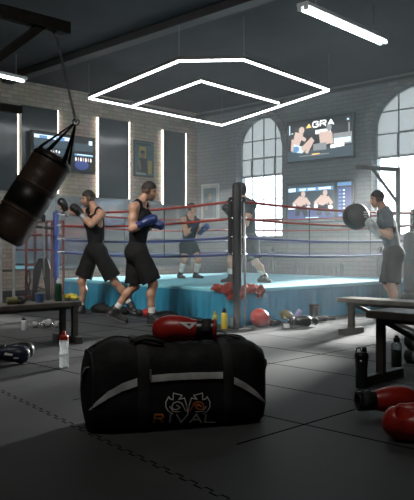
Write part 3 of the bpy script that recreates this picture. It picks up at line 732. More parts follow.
tag(cl, 'red towel bunched over the ring edge behind the corner post', 'towel')

# ------------------------------------------------------------------ people
def person(label, J, face, scl, top, group=None, skin='skin', hairy=True, glove='blue_leather', glove_f=None, short=0.86, sleeve=0.0, topmat='cloth_black', shortmat='cloth_shorts', sock=0.0, lookdown=0.0, beard=False, hightop=False, h=0.0085, bun=False, headgear=None, gdir=None, mitt=False, gsize=1.0):
    base = J['base']
    root = thing('person', label, 'person', base, 0.0, group)
    W = {}
    for k, v in J.items():
        if k == 'base': continue
        W[k] = at(v[0], v[1], base.y + (v[2] if len(v) > 2 else 0.0)) - base
    s = scl; V = Vector
    neck, pel, hd = W['neck'], W['pelvis'], W['head']
    up = (neck - pel).normalized()
    side = (W['shN'] - W['shF']); side = (side - up * side.dot(up)).normalized()
    fwd = up.cross(side).normalized(); f = V(face).normalized()
    if fwd.dot(f) < 0: fwd = -fwd
    fr = (side, fwd, up)
    hf = (f - V((0, 0, 1)) * lookdown).normalized(); hs = hf.cross(V((0, 0, 1))).normalized(); hu = hs.cross(hf).normalized()
    hfr = (hs, hf, hu)
    def hp(a, b, c): return hd + (hs * a + hf * b + hu * c) * s
    def L(a, b, t): return a + (b - a) * t
    chest = ell(neck - up * 0.21 * s + fwd * 0.012 * s, V((0.165, 0.112, 0.20)) * s, fr)
    pecs = [ell(neck - up * 0.17 * s + fwd * 0.075 * s + side * e * 0.075 * s, V((0.085, 0.05, 0.07)) * s, fr) for e in (-1, 1)]
    belly = ell(L(neck, pel, 0.66), V((0.132, 0.098, 0.19)) * s, fr)
    hips = ell(pel, V((0.152, 0.115, 0.125)) * s, fr)
    butt = [ell(pel - fwd * 0.038 * s - up * 0.05 * s + side * e * 0.06 * s, V((0.085, 0.078, 0.09)) * s, fr) for e in (-1, 1)]
    traps = [cap(neck + up * 0.03 * s, W[k] + up * 0.012 * s, 0.052 * s, 0.05 * s) for k in ('shN', 'shF')]
    torso = smin(0.035 * s, [chest, belly, hips] + butt + pecs + traps)
    arms = []; legs = []
    for e in 'NF':
        sh, el_, wr_ = W['sh' + e], W['el' + e], W['wr' + e]
        arms += [ell(sh, V((0.066, 0.066, 0.07)) * s), cap(sh, L(sh, el_, 0.5), 0.056 * s, 0.053 * s), cap(L(sh, el_, 0.5), el_, 0.053 * s, 0.042 * s),
                 cap(el_, L(el_, wr_, 0.35), 0.043 * s, 0.047 * s), cap(L(el_, wr_, 0.35), wr_, 0.047 * s, 0.030 * s), cap(wr_, wr_ + (wr_ - el_).normalized() * 0.07 * s, 0.032 * s, 0.036 * s)]
        hi, kn, an, to = W['hip' + e], W['kn' + e], W['an' + e], W['toe' + e]
        back = -((kn - hi).normalized() + (kn - an).normalized())
        back = -f * 0.02 * s
        legs += [cap(hi, L(hi, kn, 0.5), 0.086 * s, 0.076 * s), cap(L(hi, kn, 0.5), kn, 0.076 * s, 0.055 * s), ell(kn + f * 0.012 * s, V((0.052, 0.055, 0.06)) * s),
                 cap(kn, L(kn, an, 0.33) + back, 0.052 * s, 0.055 * s), cap(L(kn, an, 0.33) + back, L(kn, an, 0.66) + back * 0.4, 0.055 * s, 0.041 * s), cap(L(kn, an, 0.66) + back * 0.4, an, 0.041 * s, 0.034 * s), cap(an, an + (to - an) * 0.55, 0.034 * s, 0.03 * s)]
    skull = ell(hp(0, -0.012, 0.018), V((0.074, 0.094, 0.10)) * s, hfr)
    faceb = smin(0.02 * s, [skull, ell(hp(0, 0.035, -0.052), V((0.054, 0.056, 0.066)) * s, hfr), ell(hp(0, 0.062, -0.094), V((0.026, 0.022, 0.018)) * s, hfr)])
    feat = smin(0.008 * s, [faceb, cap(hp(0, 0.086, 0.008), hp(0, 0.110, -0.026), 0.009 * s, 0.014 * s), ell(hp(0, 0.078, 0.027), V((0.048, 0.012, 0.010)) * s, hfr),
                            ell(hp(0, 0.090, -0.054), V((0.022, 0.010, 0.011)) * s, hfr)] + [ell(hp(e * 0.074, -0.012, -0.008), V((0.011, 0.020, 0.032)) * s, hfr) for e in (-1, 1)])
    feat = minus(feat, smin(0.004, [ell(hp(e * 0.031, 0.088, 0.010), V((0.016, 0.011, 0.009)) * s, hfr) for e in (-1, 1)]))
    nck = cap(neck, hp(0, -0.025, -0.05), 0.060 * s, 0.054 * s)
    body = smin(0.028 * s, [torso] + arms + legs + [smin(0.015 * s, [nck, feat])])
    pts = list(W.values()); pad = 0.16 * s + 0.06
    lo = [min(p[i] for p in pts) - pad for i in range(3)]; hi_ = [max(p[i] for p in pts) + pad for i in range(3)]
    lo[2] = max(lo[2], -0.02)
    HD, HS, HF, HU = V3(hd), V3(hs), V3(hf), V3(hu)
    def paint(c):
        q = (c - HD) / s; a, b_, z = q @ HS, q @ HF, q @ HU
        out = np.zeros(len(c))
        out[(z > -0.045) & (z < 0.05) & (b_ < 0.035) & (np.abs(a) > 0.03)] = 4; out[(z > -0.05) & (z < 0.05) & (b_ < -0.05)] = 4
        if beard: out[(z < -0.038) & (z > -0.135) & (b_ > 0.0) & (np.abs(a) < 0.075)] = 3
        out[(np.abs(np.abs(a) - 0.031) < 0.011) & (np.abs(z - 0.010) < 0.006) & (b_ > 0.06)] = 1
        out[(np.abs(np.abs(a) - 0.031) < 0.019) & (np.abs(z - 0.034) < 0.005) & (b_ > 0.07)] = 3
        out[(np.abs(a) < 0.022) & (np.abs(z + 0.054) < 0.009) & (b_ > 0.082)] = 2
        return out
    sdf_obj('body', body, lo, hi_, h, [M[skin], M['eye'], M['lips'], M['stubble'], M['faded_hair']], root, paint=paint)
    hlo, hhi = hd - V((0.17,) * 3) * s, hd + V((0.17,) * 3) * s
    if headgear:
        sdf_obj('headgear', minus(smin(0.01, [grow(skull, 0.024 * s)] + [ell(hp(e * 0.085, 0.0, -0.015), V((0.02, 0.045, 0.05)) * s, hfr) for e in (-1, 1)]), both(plane(hp(0, 0.03, 0.045), hu), plane(hp(0, 0.03, 0), -hf))), hlo, hhi, h * 0.8, M[headgear], root)
    else:
        hair = both(grow(skull, 0.007 * s), plane(hp(0, 0.082, 0.062), hf * 0.72 - hu * 0.70), plane(hp(0, 0, 0.022), hf * 0.25 - hu))
        if bun: hair = smin(0.01, [hair, ell(hp(0, -0.115, 0.045), V((0.035,) * 3) * s), cap(hp(0, -0.11, 0.03), hp(0, -0.125, -0.06), 0.022 * s, 0.012 * s)])
        sdf_obj('hair', hair, hlo, hhi, h * 0.75, M['hair'], root)
    # clothes
    cut = plane(pel - up * 0.03 * s, -up)
    if top == 'tank':
        hole = smin(0.02 * s, [ell(neck + up * 0.045 * s + fwd * 0.03 * s, V((0.088, 0.10, 0.135)) * s, fr)])
        armh = [cap(W[k] + side * (0.02 * s if k == 'shN' else -0.02 * s) + up * 0.03 * s, W[k] + side * (0.028 * s if k == 'shN' else -0.028 * s) - up * 0.12 * s, 0.085 * s, 0.07 * s) for k in ('shN', 'shF')]
        g = both(grow(torso, 0.012 * s), cut, lambda Q: -hole(Q), lambda Q: -armh[0](Q), lambda Q: -armh[1](Q))
    else:
        hole = ell(neck + up * 0.075 * s + fwd * 0.02 * s, V((0.07, 0.08, 0.10)) * s, fr)
        sl = []
        for e in 'NF':
            sh, el_ = W['sh' + e], W['el' + e]; d_ = (el_ - sh).normalized()
            sl.append(both(smin(0.02, [ell(sh, V((0.078,) * 3) * s), cap(sh, el_, 0.072 * s, 0.075 * s)]), plane(L(sh, el_, sleeve), d_)))
        g = both(smin(0.03 * s, [grow(torso, 0.017 * s)] + sl), cut, lambda Q: -hole(Q))
    sdf_obj('tank_top' if top == 'tank' else 'tshirt', rough(g, 0.004 * s, 30), lo, hi_, h, M[topmat], root)
    lg = []
    for e in 'NF':
        hi, kn = W['hip' + e], W['kn' + e]; d_ = (kn - hi).normalized()
        lg.append(both(cap(hi, hi + (kn - hi) * 1.1, 0.112 * s, 0.128 * s), plane(L(hi, kn, short), d_)))
    sh_ = both(smin(0.07 * s, [both(grow(smin(0.05, [hips] + butt), 0.016 * s), plane(pel + up * 0.09 * s, up))] + lg), plane(pel + up * 0.10 * s, up))
    sdf_obj('shorts', rough(sh_, 0.006 * s, 26, 2), lo, hi_, h, M[shortmat], root)
    for e in 'NF':
        kn, an, to = W['kn' + e], W['an' + e], W['toe' + e]
        d_ = (to - an); d_ = (d_ - V((0, 0, 0))).normalized()
        sd = d_.cross((kn - an).normalized()).normalized(); n_ = sd.cross(d_).normalized()
        if n_.z < 0: n_ = -n_
        # foot sole direction: the toe joint sits low, the ankle high
        hgt = 0.085 * s
        heel = an - n_ * 0 + (to - an).normalized() * 0
        toe = to; ank = an
        back_d = V(((toe - ank).x, (toe - ank).y, 0)); back_d = back_d.normalized() if back_d.length > 1e-4 else f
        tilt = W.get('heel' + e)
        heel = tilt if tilt is not None else V((ank.x, ank.y, toe.z)) - back_d * 0.055 * s
        fd = (toe - heel).normalized(); sd = fd.cross(V((0, 0, 1))).normalized(); n_ = sd.cross(fd).normalized()
        body_s = smin(0.025 * s, [cap(heel + n_ * 0.035 * s + fd * 0.04 * s, toe + n_ * 0.028 * s - fd * 0.02 * s, 0.050 * s, 0.047 * s), cap(heel + n_ * 0.045 * s + fd * 0.05 * s, ank + n_ * 0.0, 0.052 * s, 0.052 * s), cap(ank, toe + n_ * 0.03 * s - fd * 0.09 * s, 0.045 * s, 0.045 * s)] + ([cap(ank, L(ank, kn, 0.22), 0.047 * s, 0.049 * s)] if hightop else []))
        shoe = both(body_s, plane(heel + n_ * 0.012 * s, -n_))
        mid = (heel + toe) / 2; r_ = V((0.24, 0.24, 0.2)) * s
        so = sdf_obj('shoe', shoe, [min(heel[i], toe[i], ank[i]) - 0.09 * s for i in range(3)], [max(heel[i], toe[i], ank[i]) + (0.2 if i == 2 else 0.09) * s for i in range(3)], 0.0075, M['shoe'], root)
        sdf_obj('sole', both(grow(cap(heel + n_ * 0.03 * s + fd * 0.04 * s, toe + n_ * 0.026 * s - fd * 0.02 * s, 0.053 * s, 0.050 * s), 0.002), plane(heel + n_ * 0.020 * s, n_), plane(heel, -n_)), [min(heel[i], toe[i]) - 0.08 * s for i in range(3)], [max(heel[i], toe[i]) + 0.08 * s for i in range(3)], 0.006, M['sole'], so)
        if sock > 0:
            kk = L(an, kn, sock)
            sdf_obj('sock', both(smin(0.02, [cap(an, L(an, kn, 0.34), 0.042 * s, 0.047 * s), cap(L(an, kn, 0.34), L(an, kn, 0.67), 0.047 * s, 0.062 * s), cap(L(an, kn, .67), kn, 0.062 * s, 0.058 * s)]), plane(kk, (kn - an)), plane(an, (an - kn))), [min(an[i], kn[i]) - 0.08 for i in range(3)], [max(an[i], kn[i]) + 0.08 for i in range(3)], 0.007, M['sock'], root)
        # hands
        el_, wr_ = W['el' + e], W['wr' + e]
        gd = W['gl' + e] - wr_ if 'gl' + e in W else wr_ - el_
        gm = glove if (e == 'N' or not glove_f) else glove_f
        X = frame_mat(wr_, gd, (hs * (1 if e == 'N' else -1) * 0.3 + V((0, 0, 1)))) @ Matrix.Scale(s * gsize, 4)
        glove_mesh('boxing_glove', M[gm], M[gm] if gm != 'black_leather' else M['steel_grey'], root, X, 1 if e == 'N' else -1, h=0.009, detail=False)
    return root

def glove_mesh(name, m, cuffm, parent, X, hand=1, h=0.008, detail=True, labelm=None, bandm=None):
    """fist towards +x, palm towards -z, thumb on the +y (hand=1) or -y side, wrist opening at -x"""
    k = hand
    fist = smin(0.035, [ell((0.095, 0, 0.012), (0.088, 0.066, 0.058)), ell((0.125, 0, -0.018), (0.056, 0.062, 0.056)), ell((0.035, 0, 0.004), (0.075, 0.056, 0.050)), cap((-0.02, 0, 0), (0.03, 0, 0), 0.046, 0.05)])
    fist = minus(fist, ell((0.085, 0, -0.075), (0.04, 0.07, 0.022)))
    o = sdf_obj(name, fist, (-0.09, -0.09, -0.09), (0.20, 0.09, 0.09), h, m, parent, X)
    th = smin(0.02, [cap((0.015, k * 0.045, -0.012), (0.065, k * 0.066, -0.016), 0.026, 0.029), cap((0.065, k * 0.066, -0.016), (0.115, k * 0.060, -0.026), 0.029, 0.023)])
    sdf_obj('thumb', th, (-0.03, -0.11, -0.07), (0.15, 0.11, 0.03), h, m, o, X)
    cu = both(smin(0.01, [cap((-0.125, 0, 0), (0.0, 0, 0), 0.050, 0.047)]), plane((-0.125, 0, 0), (-1, 0, 0)), plane((0.005, 0, 0), (1, 0, 0)))
    cu = minus(cu, both(cap((-0.2, 0, 0), (-0.09, 0, 0), 0.040, 0.036), plane((-0.09, 0, 0), (1, 0, 0))))
    sdf_obj('cuff', cu, (-0.14, -0.06, -0.06), (0.02, 0.06, 0.06), h * 0.8, cuffm, o, X)
    if detail:
        rows = []
        for i in range(13):
            a = math.pi * (0.02 + 0.96 * i / 12)
            rows.append([X @ Vector((x, math.cos(a) * 0.0535, math.sin(a) * 0.0535)) for x in (-0.105, -0.06)])
        MB().grid(rows).build('cuff_strap', labelm or M['webbing'], o, smooth=True, solid=0.004)
        if bandm:
            rg = []
            for i in range(25):
                a = 2 * math.pi * i / 24
                rg.append(X @ Vector((-0.123, math.cos(a) * 0.049, math.sin(a) * 0.049)))
            MB().tube(rg[:-1], 0.0075, 8, closed=True).build('cuff_trim', bandm, o, smooth=True)
    return o

# near boxer walking along the ring
b = P(152, 325)
person('boxer in black tank top and shorts looking down at his blue gloves', {
    'base': b, 'head': (149.3, 190.8), 'neck': (141.3, 204), 'pelvis': (137, 250), 'shN': (134, 208, -0.16), 'shF': (145, 207, 0.17),
    'elN': (132, 229, -0.21), 'wrN': (145, 222.5, -0.2), 'glN': (159, 216.5, -0.15), 'elF': (147, 228, 0.18), 'wrF': (152, 224, 0.10), 'glF': (165, 225.5, 0.05),
    'hipN': (140, 254, -0.095), 'knN': (153, 284, -0.10), 'anN': (151.3, 315.5, -0.10), 'toeN': (167, 325.5, -0.14), 'heelN': (147.5, 325, -0.09),
    'hipF': (136, 254, 0.095), 'knF': (134.5, 286, 0.10), 'anF': (115.5, 309.5, 0.10), 'toeF': (125, 323.5, 0.12), 'heelF': (106.5, 315.5, 0.1)},
    (1, -0.12, 0), 1.0, 'tank', beard=True, lookdown=0.28, sock=0.26, glove='blue_leather', short=0.92, skin='skin', gsize=0.92)
# boxer shadow boxing by the blue post
b = P(98, 315)
person('boxer with black gloves raised, punching towards the hanging heavy bag', {
    'base': b, 'head': (88.2, 198.5), 'neck': (95.5, 211), 'pelvis': (95.5, 250), 'shN': (101, 214.5, -0.13), 'shF': (87.5, 212.5, 0.17),
    'elN': (91, 224.5, -0.26), 'wrN': (80, 213.5, -0.24), 'glN': (71, 204, -0.22), 'elF': (75.5, 213, 0.12), 'wrF': (65.5, 209, 0.08), 'glF': (59.5, 197, 0.06),
    'hipN': (99, 252.5, -0.09), 'knN': (115, 282, -0.08), 'anN': (130, 304, -0.02), 'toeN': (135, 313.5, -0.12), 'heelN': (129, 309, 0.06),
    'hipF': (92, 252.5, 0.09), 'knF': (82, 281.5, 0.06), 'anF': (81.5, 307, 0.10), 'toeF': (73, 315, 0.02), 'heelF': (85, 314.4, 0.12)},
    (-1, -0.25, 0), 1.0, 'tank', beard=True, lookdown=0.22, sock=0.18, glove='black_leather', short=0.86, gsize=0.95)
# fighter in the ring facing the corner
d = 11.7
b = at(188, 278.5, d); b.z = DZ
person('fighter with white shin socks inside the ring, facing the corner post', {
    'base': b, 'head': (192, 208.5), 'neck': (190, 218), 'pelvis': (188.5, 244), 'shN': (183.5, 220.5, -0.06), 'shF': (197, 220.5, 0.10),
    'elN': (186, 234, -0.2), 'wrN': (194.5, 226.5, -0.24), 'glN': (199, 219, -0.26), 'elF': (199, 233, 0.02), 'wrF': (203, 230, -0.08), 'glF': (208, 225, -0.14),
    'hipN': (185.5, 246, -0.05), 'knN': (184.5, 260, -0.12), 'anN': (180, 275.5, -0.02), 'toeN': (183.5, 279.0, -0.18),
    'hipF': (191.5, 246, 0.05), 'knF': (198.5, 260, -0.06), 'anF': (195.5, 275.5, 0.02), 'toeF': (202, 279.0, -0.12)},
    (0.75, -0.66, 0), 0.80, 'tank', glove='navy_leather', glove_f='blue_plastic', sock=0.8, hightop=True, skin='skin_pale', topmat='cloth_dark', shortmat='cloth_dark', short=0.6, h=0.008, bun=False)
d = 10.3
b = at(243, 283, d); b.z = DZ
person('fighter in slate top half hidden behind the black corner post', {
    'base': b, 'head': (239, 190.5), 'neck': (245, 202), 'pelvis': (249, 240), 'shN': (252, 205, -0.12), 'shF': (236, 205, 0.14),
    'elN': (246, 224, -0.22), 'wrN': (236, 217, -0.25), 'glN': (228, 210, -0.25), 'elF': (232, 222, 0.1), 'wrF': (230, 214, 0.0), 'glF': (225, 206, 0.0),
    'hipN': (250, 243, -0.08), 'knN': (255.5, 262, -0.12), 'anN': (265, 277.5, -0.02), 'toeN': (269, 283.0, -0.18), 'heelN': (259, 283.0, 0.0),
    'hipF': (244.5, 243, 0.08), 'knF': (230.5, 260, 0.04), 'anF': (231, 278, 0.08), 'toeF': (222, 283.5, 0.0)},
    (-1, 0.1, 0), 0.90, 'tshirt', sleeve=0.5, topmat='cloth_grey', shortmat='cloth_dark', glove='black_leather', headgear='black_leather', sock=0.55, hightop=True, skin='skin_pale', short=0.85, h=0.0085)
# man holding the heavy ball
b = P(391, 317)
person('man in slate T-shirt holding the big black ball in grey mitts', {
    'base': b, 'head': (377, 198.8), 'neck': (385, 212), 'pelvis': (393.5, 252), 'shN': (388, 215.5, -0.16), 'shF': (382.5, 213.5, 0.17),
    'elN': (390, 236, -0.20), 'wrN': (375, 229.5, -0.15), 'glN': (366, 217.5, -0.10), 'elF': (381, 235, 0.2), 'wrF': (373, 229, 0.13), 'glF': (364, 220, 0.12),
    'hipN': (394, 255, -0.09), 'knN': (391.5, 285, -0.10), 'anN': (393, 310.5, -0.08), 'toeN': (378, 317.4, -0.12), 'heelN': (396, 317.2, -0.08),
    'hipF': (391.5, 255, 0.09), 'knF': (388, 285, 0.10), 'anF': (397, 309.5, 0.14), 'toeF': (383, 316.2, 0.08), 'heelF': (400, 316.0, 0.14)},
    (-1, -0.05, 0), 1.0, 'tshirt', sleeve=0.62, topmat='cloth_grey', shortmat='cloth_shorts', glove='grey_leather', lookdown=0.2, sock=0.2, short=0.93, gsize=1.0)
# ------------------------------------------------------------------ frames and hanging bags
# overhead bag frame
d1 = 5.4
pe = at(68, 29, d1); bd = Vector((-S2, -S2, 0))
t = thing('bag_gantry', 'dark steel frame overhead carrying the hanging heavy bag', 'frame', (pe + bd * 1.5).xy.to_3d())
o0 = t.location.copy()
e0 = pe - o0; e1 = pe + bd * 1.5 - o0
MB().bar(e0, e1, 0.09, 0.09).build('top_beam', M['steel_dark'], t, bevel=0.006)
MB().bar((0, 0, 0), (0, 0, e1.z), 0.09, 0.09).build('upright', M['steel_dark'], t, bevel=0.006)
q = pe + bd * 0.20 - o0
MB().bar(q, Vector((0, 0, 1.55)), 0.06, 0.06).build('brace', M['steel_dark'], t, bevel=0.005)
MB().box((0, 0, 0.02), (0.6, 0.6, 0.04)).build('base_plate', M['steel_dark'], t, bevel=0.005)
MB().tube([e0 + bd * 0.11 + Vector((0, 0, -0.04)), e0 + bd * 0.11 + Vector((0, 0, -0.07))], 0.02, 8).build('hook', M['steel_grey'], t)
# a lower arm of a second stand
pe2 = at(21, 110, 6.6)
t = thing('bag_stand', 'lower dark steel arm ending above the hanging heavy bag', 'frame', (pe2 + bd * 2.0).xy.to_3d())
o2 = t.location.copy()
MB().bar(pe2 - o2, pe2 + bd * 2.0 - o2, 0.07, 0.07).build('arm', M['steel_dark'], t, bevel=0.006)
MB().bar((0, 0, 0), (0, 0, pe2.z + 0.03), 0.08, 0.08).build('upright', M['steel_dark'], t, bevel=0.006)
MB().box((0, 0, 0.02), (0.5, 0.5, 0.04)).build('base_plate', M['steel_dark'], t, bevel=0.005)
def chain(mb, a, b, n, r=0.0045, w=0.011):
    a, b = Vector(a), Vector(b); L = (b - a).length / n
    for i in range(n):
        c = a + (b - a) * ((i + 0.5) / n); X = frame_mat(c, b - a, (0.3, 0.9, 0.1) if i % 2 else (0.9, -0.3, 0.12))
        pts = [X @ Vector(((L * 0.62) * math.cos(2 * math.pi * k / 10), 0, w * math.sin(2 * math.pi * k / 10))) for k in range(10)]
        mb.tube(pts, r, 5, closed=True)
# heavy bag
kt = at(76, 122, d1 - 0.05); hk = pe + bd * 0.11 + Vector((0, 0, -0.06))
bt, bb = at(54, 158, d1 - 0.05), at(5, 236, d1 - 0.15)
ax = (bt - bb).normalized(); Lb = (bt - bb).length
t = thing('heavy_bag', 'brown and black leather heavy bag swinging on a chain', 'punching bag', bb)
X = frame_mat((0, 0, 0), ax, (0, 1, 0)) @ Matrix.Rotation(R_(90), 4, 'Y')   # local z along the axis
Rb = 0.155
prof = [(0.02, -0.03), (Rb * 0.75, -0.025), (Rb * 0.93, 0.0), (Rb, 0.05)]
N_ = 34
for i in range(1, N_): 
    z = 0.05 + (Lb - 0.09) * i / N_; prof.append((Rb * (1 + 0.012 * math.sin(z * 31) + 0.006 * math.sin(z * 77)), z))
prof += [(Rb * 0.98, Lb - 0.02), (Rb * 0.9, Lb + 0.01), (Rb * 0.6, Lb + 0.02), (0.02, Lb + 0.02)]
MB().lathe(prof, 40, X=X).build('bag_body', M['leather_bag'], t, smooth=True)
def band(z0, z1, m, nm):
    MB().lathe([(Rb * 0.98, z0), (Rb * 1.022, z0 + 0.004), (Rb * 1.028, (z0 + z1) / 2), (Rb * 1.022, z1 - 0.004), (Rb * 0.98, z1)], 40, X=X).build(nm, M[m], t, smooth=True)
band(Lb * 0.34, Lb * 0.58, 'leather_band', 'wide_band'); band(Lb * 0.60, Lb * 0.645, 'leather_seam', 'thin_band'); band(Lb * 0.29, Lb * 0.325, 'leather_seam', 'thin_band'); band(Lb * 0.93, Lb * 0.985, 'leather_band', 'top_band')
kl = kt - bb
for i in range(4):
    a = math.pi / 4 + i * math.pi / 2
    r0 = X @ Vector((Rb * 0.97 * math.cos(a), Rb * 0.97 * math.sin(a), Lb - 0.07)); r1 = X @ Vector((Rb * 0.93 * math.cos(a), Rb * 0.93 * math.sin(a), Lb + 0.02))
    st = MB(); sd = (X.to_3x3() @ Vector((-math.sin(a), math.cos(a), 0)))
    pts = [r0, r1, r1 + (kl - r1) * 0.35, kl + (r1 - kl) * 0.08]; ws = [0.02, 0.02, 0.013, 0.006]
    st.grid([[p - sd * w_, p + sd * w_] for p, w_ in zip(pts, ws)]); st.build('hanging_strap', M['leather_band'], t, solid=0.006)
ch = MB(); chain(ch, kl, hk - bb, 46, 0.004, 0.010); ch.build('chain', M['steel_grey'], t, smooth=True)
rg = MB(); rg.tube([kl + Vector((0.025 * math.cos(k * math.pi / 8), 0, 0.025 * math.sin(k * math.pi / 8))) for k in range(16)], 0.005, 6, closed=True); rg.build('ring', M['chrome'], t, smooth=True)

# bracket with the hanging ball
g = P(391, 317)
dpx = g.y + 0.32
pu = at(398, 246, dpx); pu.z = 0
ht = 1 + (HY - 167.5) * dpx / F
t = thing('ball_stand', 'grey steel gallows stand with a slanting brace behind the man with the ball', 'frame', pu)
armv = at(354.5, 167.5, g.y) - pu - Vector((0, 0, ht)); armv.z = 0
MB().bar((0, 0, 0), (0, 0, ht), 0.06, 0.06).build('upright', M['steel_grey'], t, bevel=0.005)
MB().bar((0, 0, ht - 0.03), armv + Vector((0, 0, ht - 0.03)), 0.05, 0.06).build('arm', M['steel_grey'], t, bevel=0.005)
MB().bar(armv * 0.58 + Vector((0, 0, ht - 0.05)), Vector((0, 0, ht - 0.52)), 0.03, 0.035).build('brace', M['steel_grey'], t)
for v in (Vector((0.45, 0.1, 0)), Vector((-0.15, 0.3, 0)), Vector((0.0, -0.12, 0))): MB().bar(Vector((0, 0, 0.03)), v + Vector((0, 0, 0.03)), 0.06, 0.06).build('foot', M['steel_grey'], t)
bc = at(356, 216.5, g.y); tip = pu + armv + Vector((0, 0, ht - 0.06)) - armv.normalized() * 0.04
t = thing('heavy_ball', 'big round black leather ball hung by a chain, pressed by grey mitts', 'punching bag', bc)
rb = 13.2 / F * g.y
MB().lathe([(rb * math.sin(math.pi * i / 24) + 0.001, -rb * math.cos(math.pi * i / 24)) for i in range(25)], 32).build('ball_body', M['ball_leather'], t, smooth=True)
for a in (0.6, 2.2, 3.9):
    MB().tube([Vector((math.cos(a) * math.sin(u), math.sin(a) * math.sin(u), math.cos(u))) * (rb + 0.002) for u in [math.pi * i / 20 for i in range(21)]], 0.005, 6).build('seam', M['leather_band'], t, smooth=True)
lb = MB(); dirv = Vector((0.55, -0.8, 0.10)).normalized(); s1_ = dirv.cross(Vector((0, 0, 1))).normalized(); u1_ = s1_.cross(dirv)
for k, (yy, ww) in enumerate(((0.035, 0.07), (0.0, 0.09), (-0.032, 0.06))):
    lb.grid([[(dirv * math.sqrt(max(0.001, 1 - (xx * xx + zz * zz) / rb / rb)) * rb + s1_ * xx + u1_ * zz) * 1.012 for xx in [ww * (i / 8 - 0.5) for i in range(9)]] for zz in (yy - 0.008, yy + 0.008)])
lb.build('ball_print', M['pad_white'], t, smooth=True)
ch = MB(); chain(ch, (0, 0, rb - 0.01), tip - bc, 17, 0.0045, 0.012); ch.build('chain', M['steel_grey'], t, smooth=True)

# ------------------------------------------------------------------ benches
def bench(label, loc, rotz, ln, h, wd, legs, sgn, foot, thick=0.05, legw=0.075, brace=True, group='wooden benches'):
    t = thing('bench', label, 'bench', loc, rotz)
    MB().box((sgn * ln / 2, 0, h - thick / 2), (ln, wd, thick)).build('bench_top', M['wood'], t, bevel=0.008)
    MB().box((sgn * ln / 2, 0, h - thick - 0.02), (ln - 0.12, 0.07, 0.04)).build('rail', M['bench_steel'], t)
    for xx in (legs, ln - legs):
        ys = (-0.13, 0.09) if foot < 0.5 and not brace else (0,)
        for yy in ys: MB().box((sgn * xx, yy, (h - thick) / 2), (legw, legw * 0.8, h - thick)).build('leg', M['bench_steel'], t, bevel=0.004)
        MB().box((sgn * xx, 0, 0.035), (legw * 1.05, foot, 0.07)).build('foot_bar', M['bench_steel'], t, bevel=0.006)
        if brace:
            s_ = 1 if xx < ln / 2 else -1
            MB().bar((sgn * (xx + s_ * 0.05), 0, h - thick - 0.04), (sgn * (ln / 2 - s_ * 0.02), 0, h * 0.22), 0.035, 0.035).build('brace', M['bench_steel'], t)
    return t
LBE = P(73, 341); bench('dark bench with a bottle and yellow wraps on its top', LBE, ROTL, 1.9, 0.43, 0.33, 0.07, -1, 0.48, brace=False, legw=0.06)
P1 = P(344, 333); bench('bench with splayed brace standing before the man with the ball', P1, ROTR, 1.9, 0.415, 0.30, 0.10, 1, 0.42, legw=0.07)
P2 = P(378, 381); bench('near bench with the black bottle and the green bottle at its foot', P2, ROTR, 1.7, 0.535, 0.34, 0.025, 1, 0.56, legw=0.06, thick=0.055)

def on_left_bench(px, o=0.0, z=0.43):
    k = (px - HX) / F; xa, ya = LBE.x + S2 * o, LBE.y - S2 * o
    t = (xa - k * ya) / (S2 * (1 - k)) 
    return Vector((xa - S2 * t, ya - S2 * t, z))

# ------------------------------------------------------------------ bottles
def bottle(name, label, loc, h, r, bodym, capm, kind='sport', drink=None, group=None, cat='bottle', tilt=None):
    t = thing(name, label, cat, loc, 0, group)
    if tilt: t.rotation_euler = tilt
    if kind == 'sport':                                # squeeze bottle with a waist and a push cap
        prof = [(r * 0.86, 0), (r, h * 0.02), (r, h * 0.40), (r * 0.86, h * 0.50), (r * 0.86, h * 0.56), (r, h * 0.66), (r, h * 0.72), (r * 0.9, h * 0.76), (r * 0.86, h * 0.765)]
        MB().lathe(prof, 24).build('bottle_body', bodym, t, smooth=True)
        c = MB().lathe([(r * 0.95, h * 0.755), (r * 0.97, h * 0.84), (r * 0.8, h * 0.885), (r * 0.42, h * 0.90), (r * 0.36, h * 0.96), (r * 0.28, h)], 20).build('bottle_cap', capm, t, smooth=True, bevel=0.002)
    elif kind == 'shaker':
        prof = [(r * 0.84, 0), (r * 0.9, h * 0.02), (r * 0.92, h * 0.3), (r * 0.86, h * 0.42), (r * 0.94, h * 0.55), (r, h * 0.72)]
        MB().lathe(prof, 24).build('bottle_body', bodym, t, smooth=True)
        c = MB().lathe([(r * 1.05, h * 0.70), (r * 1.06, h * 0.80), (r * 0.9, h * 0.86), (r * 0.55, h * 0.88)], 24).build('bottle_cap', capm, t, smooth=False)
        MB().lathe([(r * 0.38, 0), (r * 0.36, h * 0.10), (r * 0.30, h * 0.12)], 14, X=Matrix.Translation((r * 0.42, 0, h * 0.87))).build('spout', capm, c)
        MB().tube([(-r * 0.85, 0, h * 0.83), (-r * 0.75, 0, h * 0.95), (-r * 0.2, 0, h * 0.97), (0, 0, h * 0.87)], r * 0.10, 8).build('carry_loop', capm, c, smooth=True)
    else:
        prof = [(r * 0.92, 0), (r, h * 0.03), (r, h * 0.66), (r * 0.9, h * 0.74), (r * 0.55, h * 0.80)]
        MB().lathe(prof, 22).build('bottle_body', bodym, t, smooth=True)
        MB().lathe([(r * 0.62, h * 0.78), (r * 0.62, h * 0.92), (r * 0.40, h * 0.94), (r * 0.34, h)], 16).build('bottle_cap', capm, t, smooth=False)
    if drink: MB().lathe([(r * 0.82, h * 0.02), (r * 0.93, h * 0.05), (r * 0.93, h * drink[1])], 20).build('drink', drink[0], t, smooth=True)
    return t
w = bottle('water_bottle', 'clear squeeze bottle with a red cap standing on the mats before the bench', P(64, 367.5), 0.30, 0.039, M['clear'], M['red_plastic'], drink=(M['clear'], 0.36))
MB().box((0.037, -0.012, 0.10), (0.003, 0.02, 0.10)).build('bottle_print', M['black_plastic'], w)
